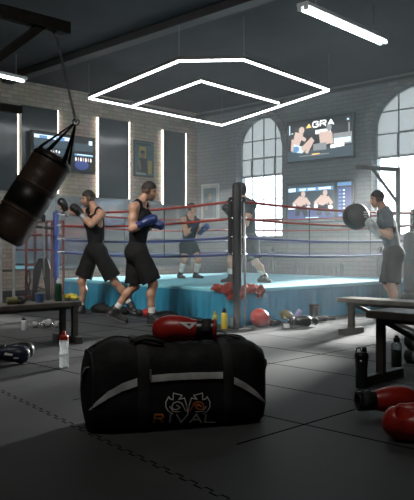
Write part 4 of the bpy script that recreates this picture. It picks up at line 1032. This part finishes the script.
bottle('shaker_bottle', 'black shaker bottle with a loop cap beside the near bench foot', P(361.5, 387.5), 0.29, 0.047, M['smoke_plastic'], M['black_plastic'], 'shaker')
bottle('drink_bottle', 'clear bottle of dark green drink with a black cap behind the near bench leg', P(396.5, 367), 0.262, 0.043, M['clear'], M['black_plastic'], 'plain', drink=(M['green_drink'], 0.56))
bottle('drink_bottle', 'dark bottle with a white cap on the bench top beside yellow wraps', on_left_bench(58.5), 0.235, 0.036, M['green_drink'], M['white_plastic'], 'plain')
bottle('flask', 'small steel flask with black cap on the floor behind the dark bench', P(24, 330.5), 0.155, 0.036, M['grey_leather'], M['black_plastic'], 'plain')
bottle('drink_bottle', 'dull lime bottle by the ring skirt, next to the yellow bottle', P(215, 327.5), 0.20, 0.034, M['lime'], M['lime'], 'plain')
bottle('drink_bottle', 'bright yellow bottle with black cap standing by the ring skirt', P(224.3, 329), 0.25, 0.040, M['yellow'], M['black_plastic'], 'plain')
bottle('drink_bottle', 'narrow grey bottle between the yellow bottle and the ring corner post', P(231.3, 328.5), 0.16, 0.028, M['grey_plastic'], M['grey_plastic'], 'plain')
# ------------------------------------------------------------------ small gear on the dark bench
t = thing('hand_wrap', 'crumpled yellow hand wraps on the end of the bench', 'hand wraps', on_left_bench(70))
rw = random.Random(3); pr = []
for i in range(14):
    c = Vector((rw.uniform(-0.06, 0.06), rw.uniform(-0.045, 0.045), rw.uniform(0.02, 0.05))); dd = Vector((rw.uniform(-1, 1), rw.uniform(-1, 1), rw.uniform(-0.2, 0.2))).normalized() * 0.035
    pr.append(cap(c - dd, c + dd, 0.019, 0.014))
sdf_obj('wrap_cloth', rough(smin(0.012, pr), 0.004, 120), (-0.13, -0.1, 0.0), (0.13, 0.1, 0.1), 0.006, M['wrap_yellow'], t)
t = thing('cup', 'small blue plastic tub on the bench top', 'cup', on_left_bench(39.5))
MB().lathe([(0.036, 0), (0.045, 0.09), (0.041, 0.09), (0.034, 0.008)], 22).build('cup_body', M['blue_plastic'], t, smooth=False); MB().lathe([(0.046, 0.084), (0.047, 0.094), (0.041, 0.095)], 22).build('cup_rim', M['grey_plastic'], t)
for i, (px, mm, lab) in enumerate(((12, 'olive_leather', 'small olive roll lying at the dark end of the bench top'), (21, 'steel_dark', 'small black roll on the bench top near the blue tub'))):
    t = thing('bandage_roll', lab, 'bandage roll', on_left_bench(px, 0.02)); t.rotation_euler.z = 0.5 + i
    MB().tube([(-0.05, 0, 0.036), (0.05, 0, 0.036)], 0.036, 18).build('roll_cloth', M[mm], t, smooth=False, bevel=0.004)
    MB().tube([(-0.052, 0, 0.036), (0.052, 0, 0.036)], 0.012, 10).build('roll_core', M['grey_plastic'], t)
# dumbbells on the floor behind the dark bench
def dumbbell(label, loc, rz, m):
    t = thing('dumbbell', label, 'dumbbell', loc, rz, 'dumbbells behind the dark bench')
    MB().tube([(-0.06, 0, 0.04), (0.06, 0, 0.04)], 0.013, 10).build('handle', M['chrome'], t, smooth=True)
    for sx in (-1, 1): MB().tube([(sx * 0.05, 0, 0.04), (sx * 0.055, 0, 0.04), (sx * 0.105, 0, 0.04), (sx * 0.11, 0, 0.04)], [0.033, 0.040, 0.040, 0.033], 16).build('weight_head', M[m], t)
dumbbell('small steel dumbbell on the floor nearest the flask', P(41, 327.5), 0.5, 'steel_grey')
dumbbell('small pale dumbbell turned end on between two others', P(46.5, 326.0), 1.5, 'grey_leather')
dumbbell('small steel dumbbell nearest the bench legs', P(52, 327.3), -0.4, 'steel_grey')
# ------------------------------------------------------------------ gear by the brick wall
t = thing('equipment_stand', 'dark pole stand with a crossbar and splayed flat blades before the brick wall', 'stand', at(43, 246, 11.3).xy.to_3d())
zz = lambda y: 1 + (HY - y) / F * 11.3
MB().tube([(0.02, 0, 0.5), (0.01, 0, zz(232)), (0.01, 0, zz(216))], [0.02, 0.02, 0.028], 10).build('pole_shaft', M['steel_grey'], t, smooth=True)
MB().tube([(0.01, 0, zz(222)), (0.01, 0, zz(215))], 0.036, 12).build('grip', M['black_plastic'], t)
MB().tube([(-0.14, 0, zz(226.5)), (0.18, 0, zz(228.5))], 0.024, 10).build('crossbar', M['steel_dark'], t, smooth=True)
for sx, xx in ((-1, -0.16), (1, 0.10)):
    MB().grid([[(0.0 + sx * 0.02 - 0.05, 0.0, 0.80), (0.0 + sx * 0.02 + 0.05, 0, 0.80)], [(xx * 0.55 - 0.065, 0.0, 0.62), (xx * 0.55 + 0.065, 0, 0.62)], [(xx * 0.8 - 0.04, 0, 0.3), (xx * 0.8 + 0.04, 0, 0.3)], [(xx - 0.03, 0, 0.0), (xx + 0.03, 0, 0.0)]]).build('blade', M['black_plastic'], t, solid=0.03)
MB().bar((-0.10, 0, 0.34), (0.08, 0, 0.28), 0.03, 0.03).build('strut', M['steel_dark'], t)
MB().box((0, 0.14, 0.015), (0.2, 0.3, 0.03)).build('foot_plate', M['steel_dark'], t)
t = thing('folding_stand', 'small dark folding stand next to the pole stand by the wall', 'stand', at(28.5, 246, 11.6).xy.to_3d())
for sx in (-1, 1):
    MB().bar((sx * 0.09, 0, 0), (-sx * 0.03, 0, 0.42), 0.022, 0.022).build('leg', M['steel_dark'], t)
    MB().bar((-sx * 0.03, 0.0, 0.42), (-sx * 0.012, 0, 0.60), 0.02, 0.02).build('fork', M['steel_dark'], t)
MB().bar((-0.09, 0, 0.12), (0.09, 0, 0.12), 0.02, 0.02).build('spreader', M['steel_dark'], t)
t = thing('squat_stand', 'grey steel squat stand in the gloom below the hanging heavy bag', 'rack', at(7, 246, 10.8).xy.to_3d(), 0.3)
for xx in (-0.09, 0.10): MB().bar((xx, 0, 0), (xx, 0, 1.15), 0.045, 0.045).build('upright', M['steel_grey'], t, bevel=0.004)
for z_ in (0.12, 0.62, 1.12): MB().bar((-0.09, 0, z_), (0.10, 0, z_), 0.035, 0.035).build('crossbar', M['steel_dark'], t)
for xx in (-0.09, 0.10): MB().bar((xx, -0.3, 0.025), (xx, 0.3, 0.025), 0.05, 0.05).build('foot_bar', M['steel_dark'], t)
# red rail rack
s0, s1 = ls(17), ls(54); w = abs(s0 - s1)
t = thing('rail_rack', 'red tube rack of four rails against the brick wall mirror', 'rack', LW((s0 + s1) / 2, 0, 0.35), ROTL)
for xx in (-w / 2, w * 0.18, w / 2): MB().tube([(xx, 0, 0), (xx, 0, 1.52)], 0.025, 10).build('upright', M['red_paint'], t, smooth=True)
for z_ in (0.62, 0.92, 1.22, 1.49): MB().tube([(-w / 2, 0, z_), (w / 2, 0, z_)], 0.02, 10).build('rail', M['red_paint'], t, smooth=True)
for xx in (-w / 2, w / 2): MB().bar((xx, -0.2, 0.02), (xx, 0.2, 0.02), 0.05, 0.04).build('foot', M['red_paint'], t)
# standing bag at the edge by the window
t = thing('standing_bag', 'dark freestanding punching bag behind the man with the ball', 'punching bag', at(410.5, 246, 10.7).xy.to_3d())
MB().lathe([(0.20, 0), (0.22, 0.03), (0.21, 0.22), (0.12, 0.28)], 24).build('base', M['black_plastic'], t, smooth=True)
MB().lathe([(0.05, 0.26), (0.10, 0.30), (0.105, 0.36), (0.105, 1.12), (0.09, 1.19), (0.04, 1.22)], 24).build('bag_body', M['cloth_dark'], t, smooth=True)

# ------------------------------------------------------------------ loose gloves
def loose_glove(label, loc, yaw, m, cuffm, roll=0.0, s=1.0, hand=1, band=None, labelm=None, h=0.0055, group=None, name='boxing_glove', pitch=0.0):
    t = thing(name, label, 'boxing glove', loc, 0, group)
    X = Matrix.Rotation(yaw, 4, 'Z') @ Matrix.Rotation(pitch, 4, 'Y') @ Matrix.Rotation(roll, 4, 'X') @ Matrix.Scale(s, 4)
    g = glove_mesh('glove_fist', M[m], M[cuffm], None, Matrix.Identity(4), hand, h=h, labelm=labelm, bandm=band)
    zmin = min((X @ v.co).z for o in [g] + list(g.children) for v in o.data.vertices)
    X = Matrix.Translation((0, 0, -zmin)) @ X
    for o in [g] + list(g.children):
        o.data.transform(X)
    g.parent = t
    for c in list(g.children): c.parent = t
    return t
# ------------------------------------------------------------------ the big duffel bag
BL, BB, BC = 0.985, 0.235, 0.243
BZ = BC
yaw = math.atan2(0.30, 1.0)
pl_, pr_ = P(89, 436.5), P(271, 424)
bc = (pl_ + pr_) / 2 + Vector((-math.sin(yaw), math.cos(yaw), 0)) * (BB * 0.86)
bag = thing('duffel_bag', 'large black duffel bag with silver stripes and a horned emblem on the mats', 'bag', bc, yaw)
EXP = 3.8
def bag_e(s):                                          # how full the section is towards the ends
    a = abs(s) / (BL / 2); return (max(0.0, 1 - max(0.0, (a - 0.62) / 0.38) ** 2.4 * 0.42))
def bag_pt(s, th, off=0.0):
    e = bag_e(s); c_, s_ = math.cos(th), math.sin(th)
    y = BB * (0.35 + 0.65 * e) * math.copysign(abs(c_) ** (2 / EXP), c_); z = BC * math.copysign(abs(s_) ** (2 / EXP), s_)
    if z > 0: z *= (0.25 + 0.75 * e) * (1 - 0.11 * math.exp(-((s - 0.10) / 0.27) ** 2) * (0.5 + 0.5 * math.sin(th)))
    p = Vector((s, y, z)); n = Vector((0, c_, s_)).normalized()
    w = 0.009 * noise.noise(p * 7.0 + Vector((3, 1, 2))) + 0.004 * noise.noise(p * 19.0) + 0.006 * math.sin(s * 40 + 3 * math.sin(z * 9)) * max(0, z) * 2.0
    if z < -BC * 0.8: w *= 0.2
    return p + n * (w + off) + Vector((0, 0, BZ))
mb = MB(); ns, nt_ = 110, 96
rows = []
for i in range(ns + 1):
    s = BL / 2 * math.sin(math.pi * (i / ns - 0.5)) if False else -BL / 2 + BL * i / ns
    rows.append([bag_pt(s, 2 * math.pi * k / nt_) for k in range(nt_)])
mb.grid(rows, closed=True)
for sg in (-1, 1):                                     # slightly domed end panels
    prev = [bag_pt(sg * BL / 2, 2 * math.pi * k / nt_) for k in range(nt_)]; cen = Vector((sg * BL / 2, 0, BZ * 0.95))
    rr = []
    for j in range(9):
        f = 1 - j / 8
        rr.append([cen + (p - cen) * f + Vector((sg * 0.035 * (1 - f * f), 0, 0)) for p in prev])
    mb.grid(rr, closed=True)
o = mb.build('bag_body', M['nylon'], bag, smooth=True)
q = o.modifiers.new('weld', 'WELD'); q.merge_threshold = 0.0008
BX = Matrix.Translation(bc) @ Matrix.Rotation(yaw, 4, 'Z'); BXI = BX.inverted()
def front_th(s, z):                                    # angle on the front (-y) side at height z
    zz_ = max(-0.999, min(0.999, (z - BZ) / BC)); a = math.asin(math.copysign(abs(zz_) ** (EXP / 2), zz_)); return math.pi - a
def bagpix(px, py):
    o_ = BXI @ Vector((0, 0, 1)); d_ = (BXI.to_3x3() @ Vector(((px - HX) / F, 1, (HY - py) / F)))
    y = -BB
    for _ in range(12):
        t = (y - o_.y) / d_.y; p = o_ + d_ * t
        y = bag_pt(max(-BL / 2, min(BL / 2, p.x)), front_th(p.x, p.z)).y
    return p.x, p.z
def on_bag(s, z, off=0.003): return bag_pt(s, front_th(s, z), off)
def ribbon(pts, widths, m, name, off=0.008, n=18, vertical=True, parent=bag):
    rows_ = []
    for (s0, z0, w0), (s1, z1, w1) in zip(pts, pts[1:]):
        for i in range(n + 1 if (s1, z1) == pts[-1][:2] else n):
            t = i / n; rows_.append((s0 + (s1 - s0) * t, z0 + (z1 - z0) * t, w0 + (w1 - w0) * t))
    g = MB().grid([[on_bag(s, z - w / 2, off), on_bag(s, z, off + 0.001), on_bag(s, z + w / 2, off)] for s, z, w in rows_])
    return g.build(name, M[m], parent, smooth=True)
K = 1 / (F / 3.85)
def stripe(pp):
    return [bagpix(x, y) + (w * K,) for x, y, w in pp]
ribbon(stripe([(89, 410, 1.0), (97, 402.5, 4.5), (108, 394.5, 7), (122, 387, 8), (137, 381.8, 8)]), 0, 'silver', 'silver_stripe')
ribbon(stripe([(150, 378.5, 7), (170, 376.5, 7), (190, 375.3, 7), (222.5, 374.6, 7)]), 0, 'silver', 'silver_stripe')
ribbon(stripe([(233.5, 380, 7.5), (245, 386, 7), (256, 393.5, 5.5), (267, 403.5, 1.5)]), 0, 'silver', 'silver_stripe')
# webbing straps running up the front, over the top and down the back
for x0, x1 in ((138, 149.5), (223.5, 232.5)):
    sa = bagpix(x0, 385)[0]; sb = bagpix(x1, 385)[0]
    ths = [math.pi * 1.42 - (math.pi * 1.84) * i / 60 for i in range(61)]
    MB().grid([[bag_pt(sa, th, 0.005), bag_pt((sa + sb) / 2, th, 0.012), bag_pt(sb, th, 0.005)] for th in ths]).build('webbing_strap', M['webbing'], bag, smooth=True)
# carry handles lying on the top
for (sa, sb, y0, hh) in ((-0.27, 0.14, -0.06, 0.05), (0.0, 0.34, 0.07, 0.045)):
    path = []
    for i in range(25):
        t = i / 24; s = sa + (sb - sa) * t; th = math.pi / 2 - y0 * 2.5 - 0.12 * math.sin(math.pi * t)
        path.append(bag_pt(s, th, 0.008 + hh * math.sin(math.pi * t) ** 0.5 * (0.35 if y0 < 0 else 0.5)))
    MB().grid([[p + Vector((0, -0.018, -0.003)), p + Vector((0, 0.018, 0.0))] for p in path]).build('carry_handle', M['webbing'], bag, solid=0.007, smooth=True)
s_, z_ = bagpix(140, 338)
MB().tube([bag_pt(-0.26, math.pi / 2 + 0.45, 0.02), bag_pt(-0.21, math.pi / 2 + 0.45, 0.035), bag_pt(-0.15, math.pi / 2 + 0.45, 0.035), bag_pt(-0.10, math.pi / 2 + 0.45, 0.02)], 0.017, 10, sq=0.7).build('handle_grip', M['webbing'], bag, smooth=True)
# zip along the pocket with its pull, top zip
zp = bagpix(150.3, 375); MB().box(on_bag(zp[0], zp[1] + 0.005, 0.008), (0.010, 0.008, 0.055)).build('zip_pull', M['steel_grey'], bag, bevel=0.002)
ribbon([bagpix(150, 373.8) + (0.006,), bagpix(170, 372) + (0.006,), bagpix(190, 371) + (0.006,), bagpix(222.5, 370.2) + (0.006,)], 0, 'black_plastic', 'pocket_zip', off=0.005)
MB().tube([bag_pt(-0.46 + 0.92 * i / 40, math.pi / 2 - 0.05, 0.003) for i in range(41)], 0.006, 6).build('top_zip', M['black_plastic'], bag, smooth=True)
# piping around both ends and grab tabs on the ends
for sg in (-1, 1):
    MB().tube([bag_pt(sg * BL * 0.492, 2 * math.pi * k / 64, 0.002) for k in range(64)], 0.006, 8, closed=True).build('piping', M['webbing'], bag, smooth=True)
    pts = [Vector((sg * (BL / 2 + x), y, z)) for x, y, z in ((-0.004, -0.13, 0.36), (0.024, -0.105, 0.345), (0.036, -0.075, 0.31), (0.036, -0.05, 0.27), (0.03, -0.03, 0.24))]
    MB().grid([[p + Vector((0, -0.017, 0)), p + Vector((0, 0.017, 0))] for p in pts]).build('grab_tab', M['steel_grey'] if sg < 0 else M['webbing'], bag, solid=0.006, smooth=True)
def stroke(mb, pts, w, m, off=0.011):
    q = [Vector((bagpix(x, y)[0], bagpix(x, y)[1], 0)) for x, y in pts]
    w = w * K
    for a, b in zip(q, q[1:]):
        d = (b - a); L = d.length
        if L < 1e-6: continue
        d /= L; nn = Vector((-d.y, d.x, 0)); a2, b2 = a - d * w * 0.35, b + d * w * 0.35
        k = max(1, int(L / 0.02)); rows_ = []
        for i in range(k + 1):
            p = a2 + (b2 - a2) * (i / k); rows_.append([on_bag(p.x - nn.x * w / 2, p.y - nn.y * w / 2, off), on_bag(p.x + nn.x * w / 2, p.y + nn.y * w / 2, off)])
        mb.grid(rows_, M[m])
em = MB(); Z = lambda x, y: (140 + x / 4.6, 380 + y / 4.6)
cxm = 218
left_out = [(148, 150), (128, 138), (117, 120), (117, 98), (130, 74), (136, 84), (150, 88), (151, 58), (192, 68), (176, 86), (202, 80), (212, 112), (217, 146)]
left_in = [(150, 130), (144, 118), (152, 102), (172, 96), (190, 104), (200, 122), (208, 138)]
left_in2 = [(150, 130), (166, 132), (182, 122), (166, 112)]
left_in3 = [(134, 118), (150, 140), (182, 142)]
for sg in (1, -1):
    fx = lambda pts: [Z(x if sg > 0 else 2 * cxm - x, y) for x, y in pts]
    stroke(em, fx(left_out), 0.95, 'logo_white'); stroke(em, fx(left_in), 1.0, 'logo_white' if sg > 0 else 'logo_orange'); stroke(em, fx(left_in2), 1.0, 'logo_white' if sg > 0 else 'logo_orange', 0.012)
    stroke(em, fx(left_in3), 0.8, 'logo_white')
    if sg < 0: stroke(em, fx([(156, 118), (172, 108), (186, 114)]), 1.6, 'logo_orange', 0.012)
em.build('emblem', None, bag)
def letter(x, w, lines, m):
    lt = MB()
    for L_ in lines: stroke(lt, [(x + w * u + 1.2 * v * 0.5, 420.6 - 0.06 * (x - 152) * 0 - 7.2 * v) for u, v in L_], 1.75, m)
    lt.build('letter', None, bag)
letter(153.5, 9.0, [[(0, 0), (0.05, 1), (0.85, 1), (1, 0.78), (0.85, 0.5), (0.05, 0.5)], [(0.5, 0.5), (1.0, 0)]], 'logo_orange')
letter(169.5, 1.0, [[(0, 0), (0, 1)]], 'logo_grey')
letter(175.5, 11, [[(0, 1), (0.48, 0), (1, 1)]], 'logo_grey')
letter(189.5, 11, [[(0, 0), (0.52, 1), (1, 0)], [(0.25, 0.32), (0.78, 0.32)]], 'logo_grey')
letter(204.5, 10.5, [[(0.03, 1), (0, 0), (1, 0)]], 'logo_grey')

# red glove lying on the bag
def bag_top(px, d): 
    return at(px, 246, d)
topz = max(bag_pt(0.10 + x * 0.6, math.pi / 2 + 0.2 * j, 0).z for x in (-0.15, 0, 0.15) for j in range(3))
gl = at(190, 246, 3.94); gl.z = topz - 0.018
g = loose_glove('red boxing glove with black cuff lying on the duffel bag', gl, math.pi - 0.06, 'red_leather', 'black_leather', roll=-0.25, s=1.14, hand=-1, band=M['red_leather'], labelm=M['webbing'], h=0.005)
f = [o for o in g.children if o.name.startswith('glove_fist')][0]
# printed patches, laid on the fist and the cuff where they face the camera
def laid(glove_o, pts_px, m, name, off=0.003, sub=6):
    g = glove_o.parent; me = glove_o.data
    from mathutils.bvhtree import BVHTree
    tr = BVHTree.FromPolygons([v.co + g.location for v in me.vertices], [tuple(p.vertices) for p in me.polygons])
    mb_ = MB(); (x0, y0), (x1, y1), (x2, y2), (x3, y3) = pts_px; rows_ = []
    for i in range(sub + 1):
        row = []
        for j in range(sub + 1):
            a, b = i / sub, j / sub
            x = (x0 * (1 - a) + x1 * a) * (1 - b) + (x3 * (1 - a) + x2 * a) * b; y = (y0 * (1 - a) + y1 * a) * (1 - b) + (y3 * (1 - a) + y2 * a) * b
            dr = Vector(((x - HX) / F, 1, (HY - y) / F)).normalized(); h_ = tr.ray_cast(Vector((0, 0, 1)), dr)
            if h_[0] is None: return None
            row.append(h_[0] - dr * off - g.location)
        rows_.append(row)
    mb_.grid(rows_); return mb_.build(name, M[m], g, smooth=True)
laid(f, [(179, 322), (197, 322.4), (190, 329), (189, 329)], 'pad_white', 'white_patch')
laid(f, [(186, 323.4), (191.5, 323.5), (190, 325.4), (188.5, 325.4)], 'red_dark', 'patch_mark', off=0.005)
cf = [o for o in g.children if o.name.startswith('cuff_strap')][0]
lb = laid([o for o in g.children if o.name.startswith('cuff_strap')][0], [(207, 324.5), (215.5, 324.8), (215.5, 329), (207, 329)], 'logo_white', 'cuff_label', off=0.012)
# black straps bunched on the bag behind the glove
t = thing('strap_bundle', 'bunched black webbing straps lying on the duffel bag beside the red glove', 'strap', at(228, 246, 4.04))
t.location.z = topz - 0.03
for i in range(5):
    r1 = random.Random(i); c = Vector((r1.uniform(-0.03, 0.03), r1.uniform(-0.03, 0.04), 0.012 + 0.007 * i)); a = r1.uniform(-0.7, 0.3)
    pts = [c + Vector((math.cos(a) * (u - 0.5) * 0.16, math.sin(a) * (u - 0.5) * 0.16, 0.016 * math.sin(math.pi * u))) for u in [k / 10 for k in range(11)]]
    MB().grid([[p + Vector((0.5 * 0.016, -0.016, 0)), p + Vector((-0.5 * 0.016, 0.016, 0.004))] for p in pts]).build('strap', M['webbing'], t, solid=0.005, smooth=True)

# gloves on the mats by the near bench
loose_glove('red boxing glove with a black cuff, on the mats behind the larger red glove', P(381, 415) , 0.12, 'red_leather', 'black_leather', roll=0.5, s=1.18, hand=1, labelm=M['webbing'])
loose_glove('big red boxing glove lying palm up, closest to the camera by the bench', P(428, 443), 2.75, 'red_leather', 'red_dark', roll=2.6, s=1.22, hand=1)
# gloves near the dark bench
g1 = loose_glove('navy boxing glove with white marks lying on the mats in front of the dark bench', P(5, 364), 0.15, 'navy_leather', 'navy_leather', roll=0.3, s=1.1, hand=1, labelm=M['logo_white'])
g2 = loose_glove('black boxing glove with a pale streak behind the navy glove', P(13, 358.5), 0.35, 'black_leather', 'black_leather', roll=-0.6, s=1.0, hand=-1, band=M['grey_leather'])
fist = lambda t: [o for o in t.children if o.name.startswith('glove_fist')][0]
laid(fist(g1), [(5, 352.5), (13, 354), (12, 356), (4, 355)], 'logo_white', 'white_mark'); laid(fist(g1), [(14, 357), (19, 357.5), (18, 359), (13, 359)], 'logo_grey', 'grey_mark')
laid(fist(g2), [(20, 345.5), (22, 346), (25.5, 351), (23.5, 351)], 'logo_white', 'pale_streak')

# pads stacked under the near bench
for i, (z0, lab) in enumerate(((0.0, 'black rolled pad on the floor under the near bench'), (0.125, 'black rolled pad on top of the lower pad under the near bench'))):
    q = P(421, 364); t = thing('rolled_pad', lab, 'pad', q + Vector((0, 0, z0)), ROTR, 'rolled pads under the near bench')
    MB().tube([(-0.14, 0, 0.062), (-0.12, 0, 0.062), (0.3, 0, 0.062), (0.32, 0, 0.062)], [0.045, 0.062, 0.062, 0.045], 20).build('pad_body', M['black_leather'], t, smooth=True)
    for xx in (-0.05, 0.22): MB().tube([(xx, 0, 0.062), (xx + 0.03, 0, 0.062)], 0.0635, 20).build('pad_strap', M['grey_plastic'], t)

# ------------------------------------------------------------------ gear lying along the ring skirt
def headguard(label, loc, yaw, m):
    t = thing('headguard', label, 'headguard', loc, yaw)
    outer = smin(0.02, [ell((0, 0, 0.115), (0.105, 0.125, 0.115)), ell((0.08, 0.06, 0.06), (0.04, 0.04, 0.05)), ell((0.08, -0.06, 0.06), (0.04, 0.04, 0.05))])
    inner = smin(0.02, [ell((0.03, 0, 0.10), (0.085, 0.095, 0.095)), cap((0.05, 0, 0.09), (0.2, 0, 0.08), 0.06, 0.065)])
    sdf_obj('guard_shell', both(minus(outer, inner), plane((0, 0, 0.004), (0, 0, -1))), (-0.15, -0.16, -0.02), (0.16, 0.16, 0.26), 0.006, M[m], t)
    sdf_obj('lining', both(grow(minus(grow(inner, 0.008), inner), 0), grow(outer, -0.006), plane((0, 0, 0.006), (0, 0, -1))), (-0.15, -0.16, -0.02), (0.16, 0.16, 0.26), 0.006, M['black_leather'], t)
    MB().box((0.02, -0.125, 0.12), (0.07, 0.012, 0.05)).build('ear_pad', M['red_dark'], t, bevel=0.005)
headguard('red headguard lying against the ring skirt beside the steel pole', P(259.5, 327), 0.9, 'red_leather')
def lump(name, label, loc, rad, m, seed, cat='bag', strap=True, h=0.009):
    t = thing(name, label, cat, loc)
    r1 = random.Random(seed); pr = [ell((0, 0, rad[2] * 0.5), (rad[0] * 0.85, rad[1] * 0.8, rad[2] * 0.55))]
    for i in range(7):
        c = Vector((r1.uniform(-0.6, 0.6) * rad[0], r1.uniform(-0.6, 0.6) * rad[1], r1.uniform(0.2, 0.6) * rad[2])); pr.append(ell(c, (rad[0] * 0.4, rad[1] * 0.4, rad[2] * 0.38)))
    sdf_obj('soft_body', both(rough(smin(0.03, pr), 0.007, 45, seed), plane((0, 0, 0.002), (0, 0, -1))), (-rad[0] * 1.2, -rad[1] * 1.2, -0.01), (rad[0] * 1.2, rad[1] * 1.2, rad[2] * 1.25), h, M[m], t)
    if strap:
        pts = [Vector((-rad[0] * 0.5, -rad[1] * 0.3, rad[2] * 0.75)), Vector((-rad[0] * 0.2, -rad[1] * 0.5, rad[2] * 1.15)), Vector((rad[0] * 0.3, -rad[1] * 0.4, rad[2] * 1.15)), Vector((rad[0] * 0.55, -rad[1] * 0.2, rad[2] * 0.75))]
        MB().tube(pts, 0.012, 8, sq=0.5).build('strap', M['webbing'], t, smooth=True)
    return t
lump('gym_bag', 'slumped black bag on the floor behind the boxer punching at the heavy bag', P(101, 312.5), (0.17, 0.13, 0.13), 'nylon', 1)
lump('gym_bag', 'black bag with pale trim between the two boxers outside the ring', P(117, 314.5), (0.20, 0.12, 0.12), 'nylon', 2)
lump('gym_bag', 'low black bag behind the front shoe of the boxer with blue gloves', P(166, 321), (0.22, 0.13, 0.12), 'nylon', 3)
lump('gym_bag', 'flat black bag by the skirt between blue gloved boxer and lime bottle', P(188, 326), (0.24, 0.13, 0.10), 'nylon', 4)
lump('jacket', 'dark crumpled jacket on the floor beside the ring corner post', P(205, 326.5), (0.14, 0.11, 0.09), 'cloth_dark', 9, 'jacket', False)
lump('jacket', 'crumpled black jersey beside the red headguard under the ring skirt', P(272, 325.5), (0.13, 0.08, 0.07), 'cloth_black', 5, 'jacket', False)
loose_glove('red boxing glove by the ring skirt behind the shoe of the blue gloved boxer', P(144.5, 318), 0.4, 'red_leather', 'black_leather', s=0.95, h=0.007)
# small pile by the skirt
loose_glove('olive boxing glove propped on the pile by the ring skirt', P(291, 324), 2.4, 'olive_leather', 'black_leather', s=0.9, pitch=-0.35, h=0.007)
loose_glove('black boxing glove lying at the front of the pile beside the dark tub', P(309, 326), 2.3, 'black_leather', 'black_leather', s=0.9, hand=-1, roll=0.4, h=0.007)
loose_glove('black boxing glove with its cuff towards the olive glove', P(298, 327), 0.3, 'black_leather', 'black_leather', s=1.0, roll=0.5, h=0.007)
t = thing('foam_roll', 'lavender blue roll leaning on the gloves of the skirt pile', 'roll', P(296.5, 323.5) + Vector((0, 0.02, 0.10)), 0.3)
X = Matrix.Rotation(0.75, 4, 'Y')
MB().lathe([(0.028, -0.09), (0.036, -0.085), (0.036, 0.085), (0.028, 0.09)], 18, X=X).build('roll_body', mat('lavender_foam', (0.22, 0.22, 0.42), 0.7), t, smooth=False)
MB().lathe([(0.012, -0.093), (0.012, 0.093)], 12, X=X).build('roll_core', M['black_plastic'], t)
t = thing('tub', 'dark round tub standing against the ring skirt', 'tub', P(314.5, 318.5))
MB().lathe([(0.052, 0), (0.066, 0.19), (0.061, 0.19), (0.05, 0.01)], 24).build('tub_body', M['bench_steel'], t, smooth=False); MB().lathe([(0.067, 0.178), (0.071, 0.182), (0.071, 0.195), (0.062, 0.196)], 24).build('tub_rim', M['black_plastic'], t)
t = thing('tape_roll', 'small white tape roll on the floor between headguard and glove pile', 'tape', P(286.5, 327.5))
MB().lathe([(0.022, 0), (0.038, 0.0), (0.038, 0.045), (0.022, 0.045), (0.022, 0.001)], 20).build('tape', M['pad_white'], t, smooth=False); MB().lathe([(0.019, 0.0), (0.022, 0.0), (0.022, 0.046), (0.019, 0.046)], 20).build('tape_core', M['bench_steel'], t)
lump('knee_pad', 'black knee pad lying on the floor next to the dark tub', P(321, 321.5), (0.11, 0.07, 0.075), 'black_leather', 6, 'pad', False)
lump('knee_pad', 'black knee pad on the floor, farthest along the skirt from the corner post', P(329, 319.5), (0.11, 0.06, 0.05), 'cloth_black', 8, 'pad', False)
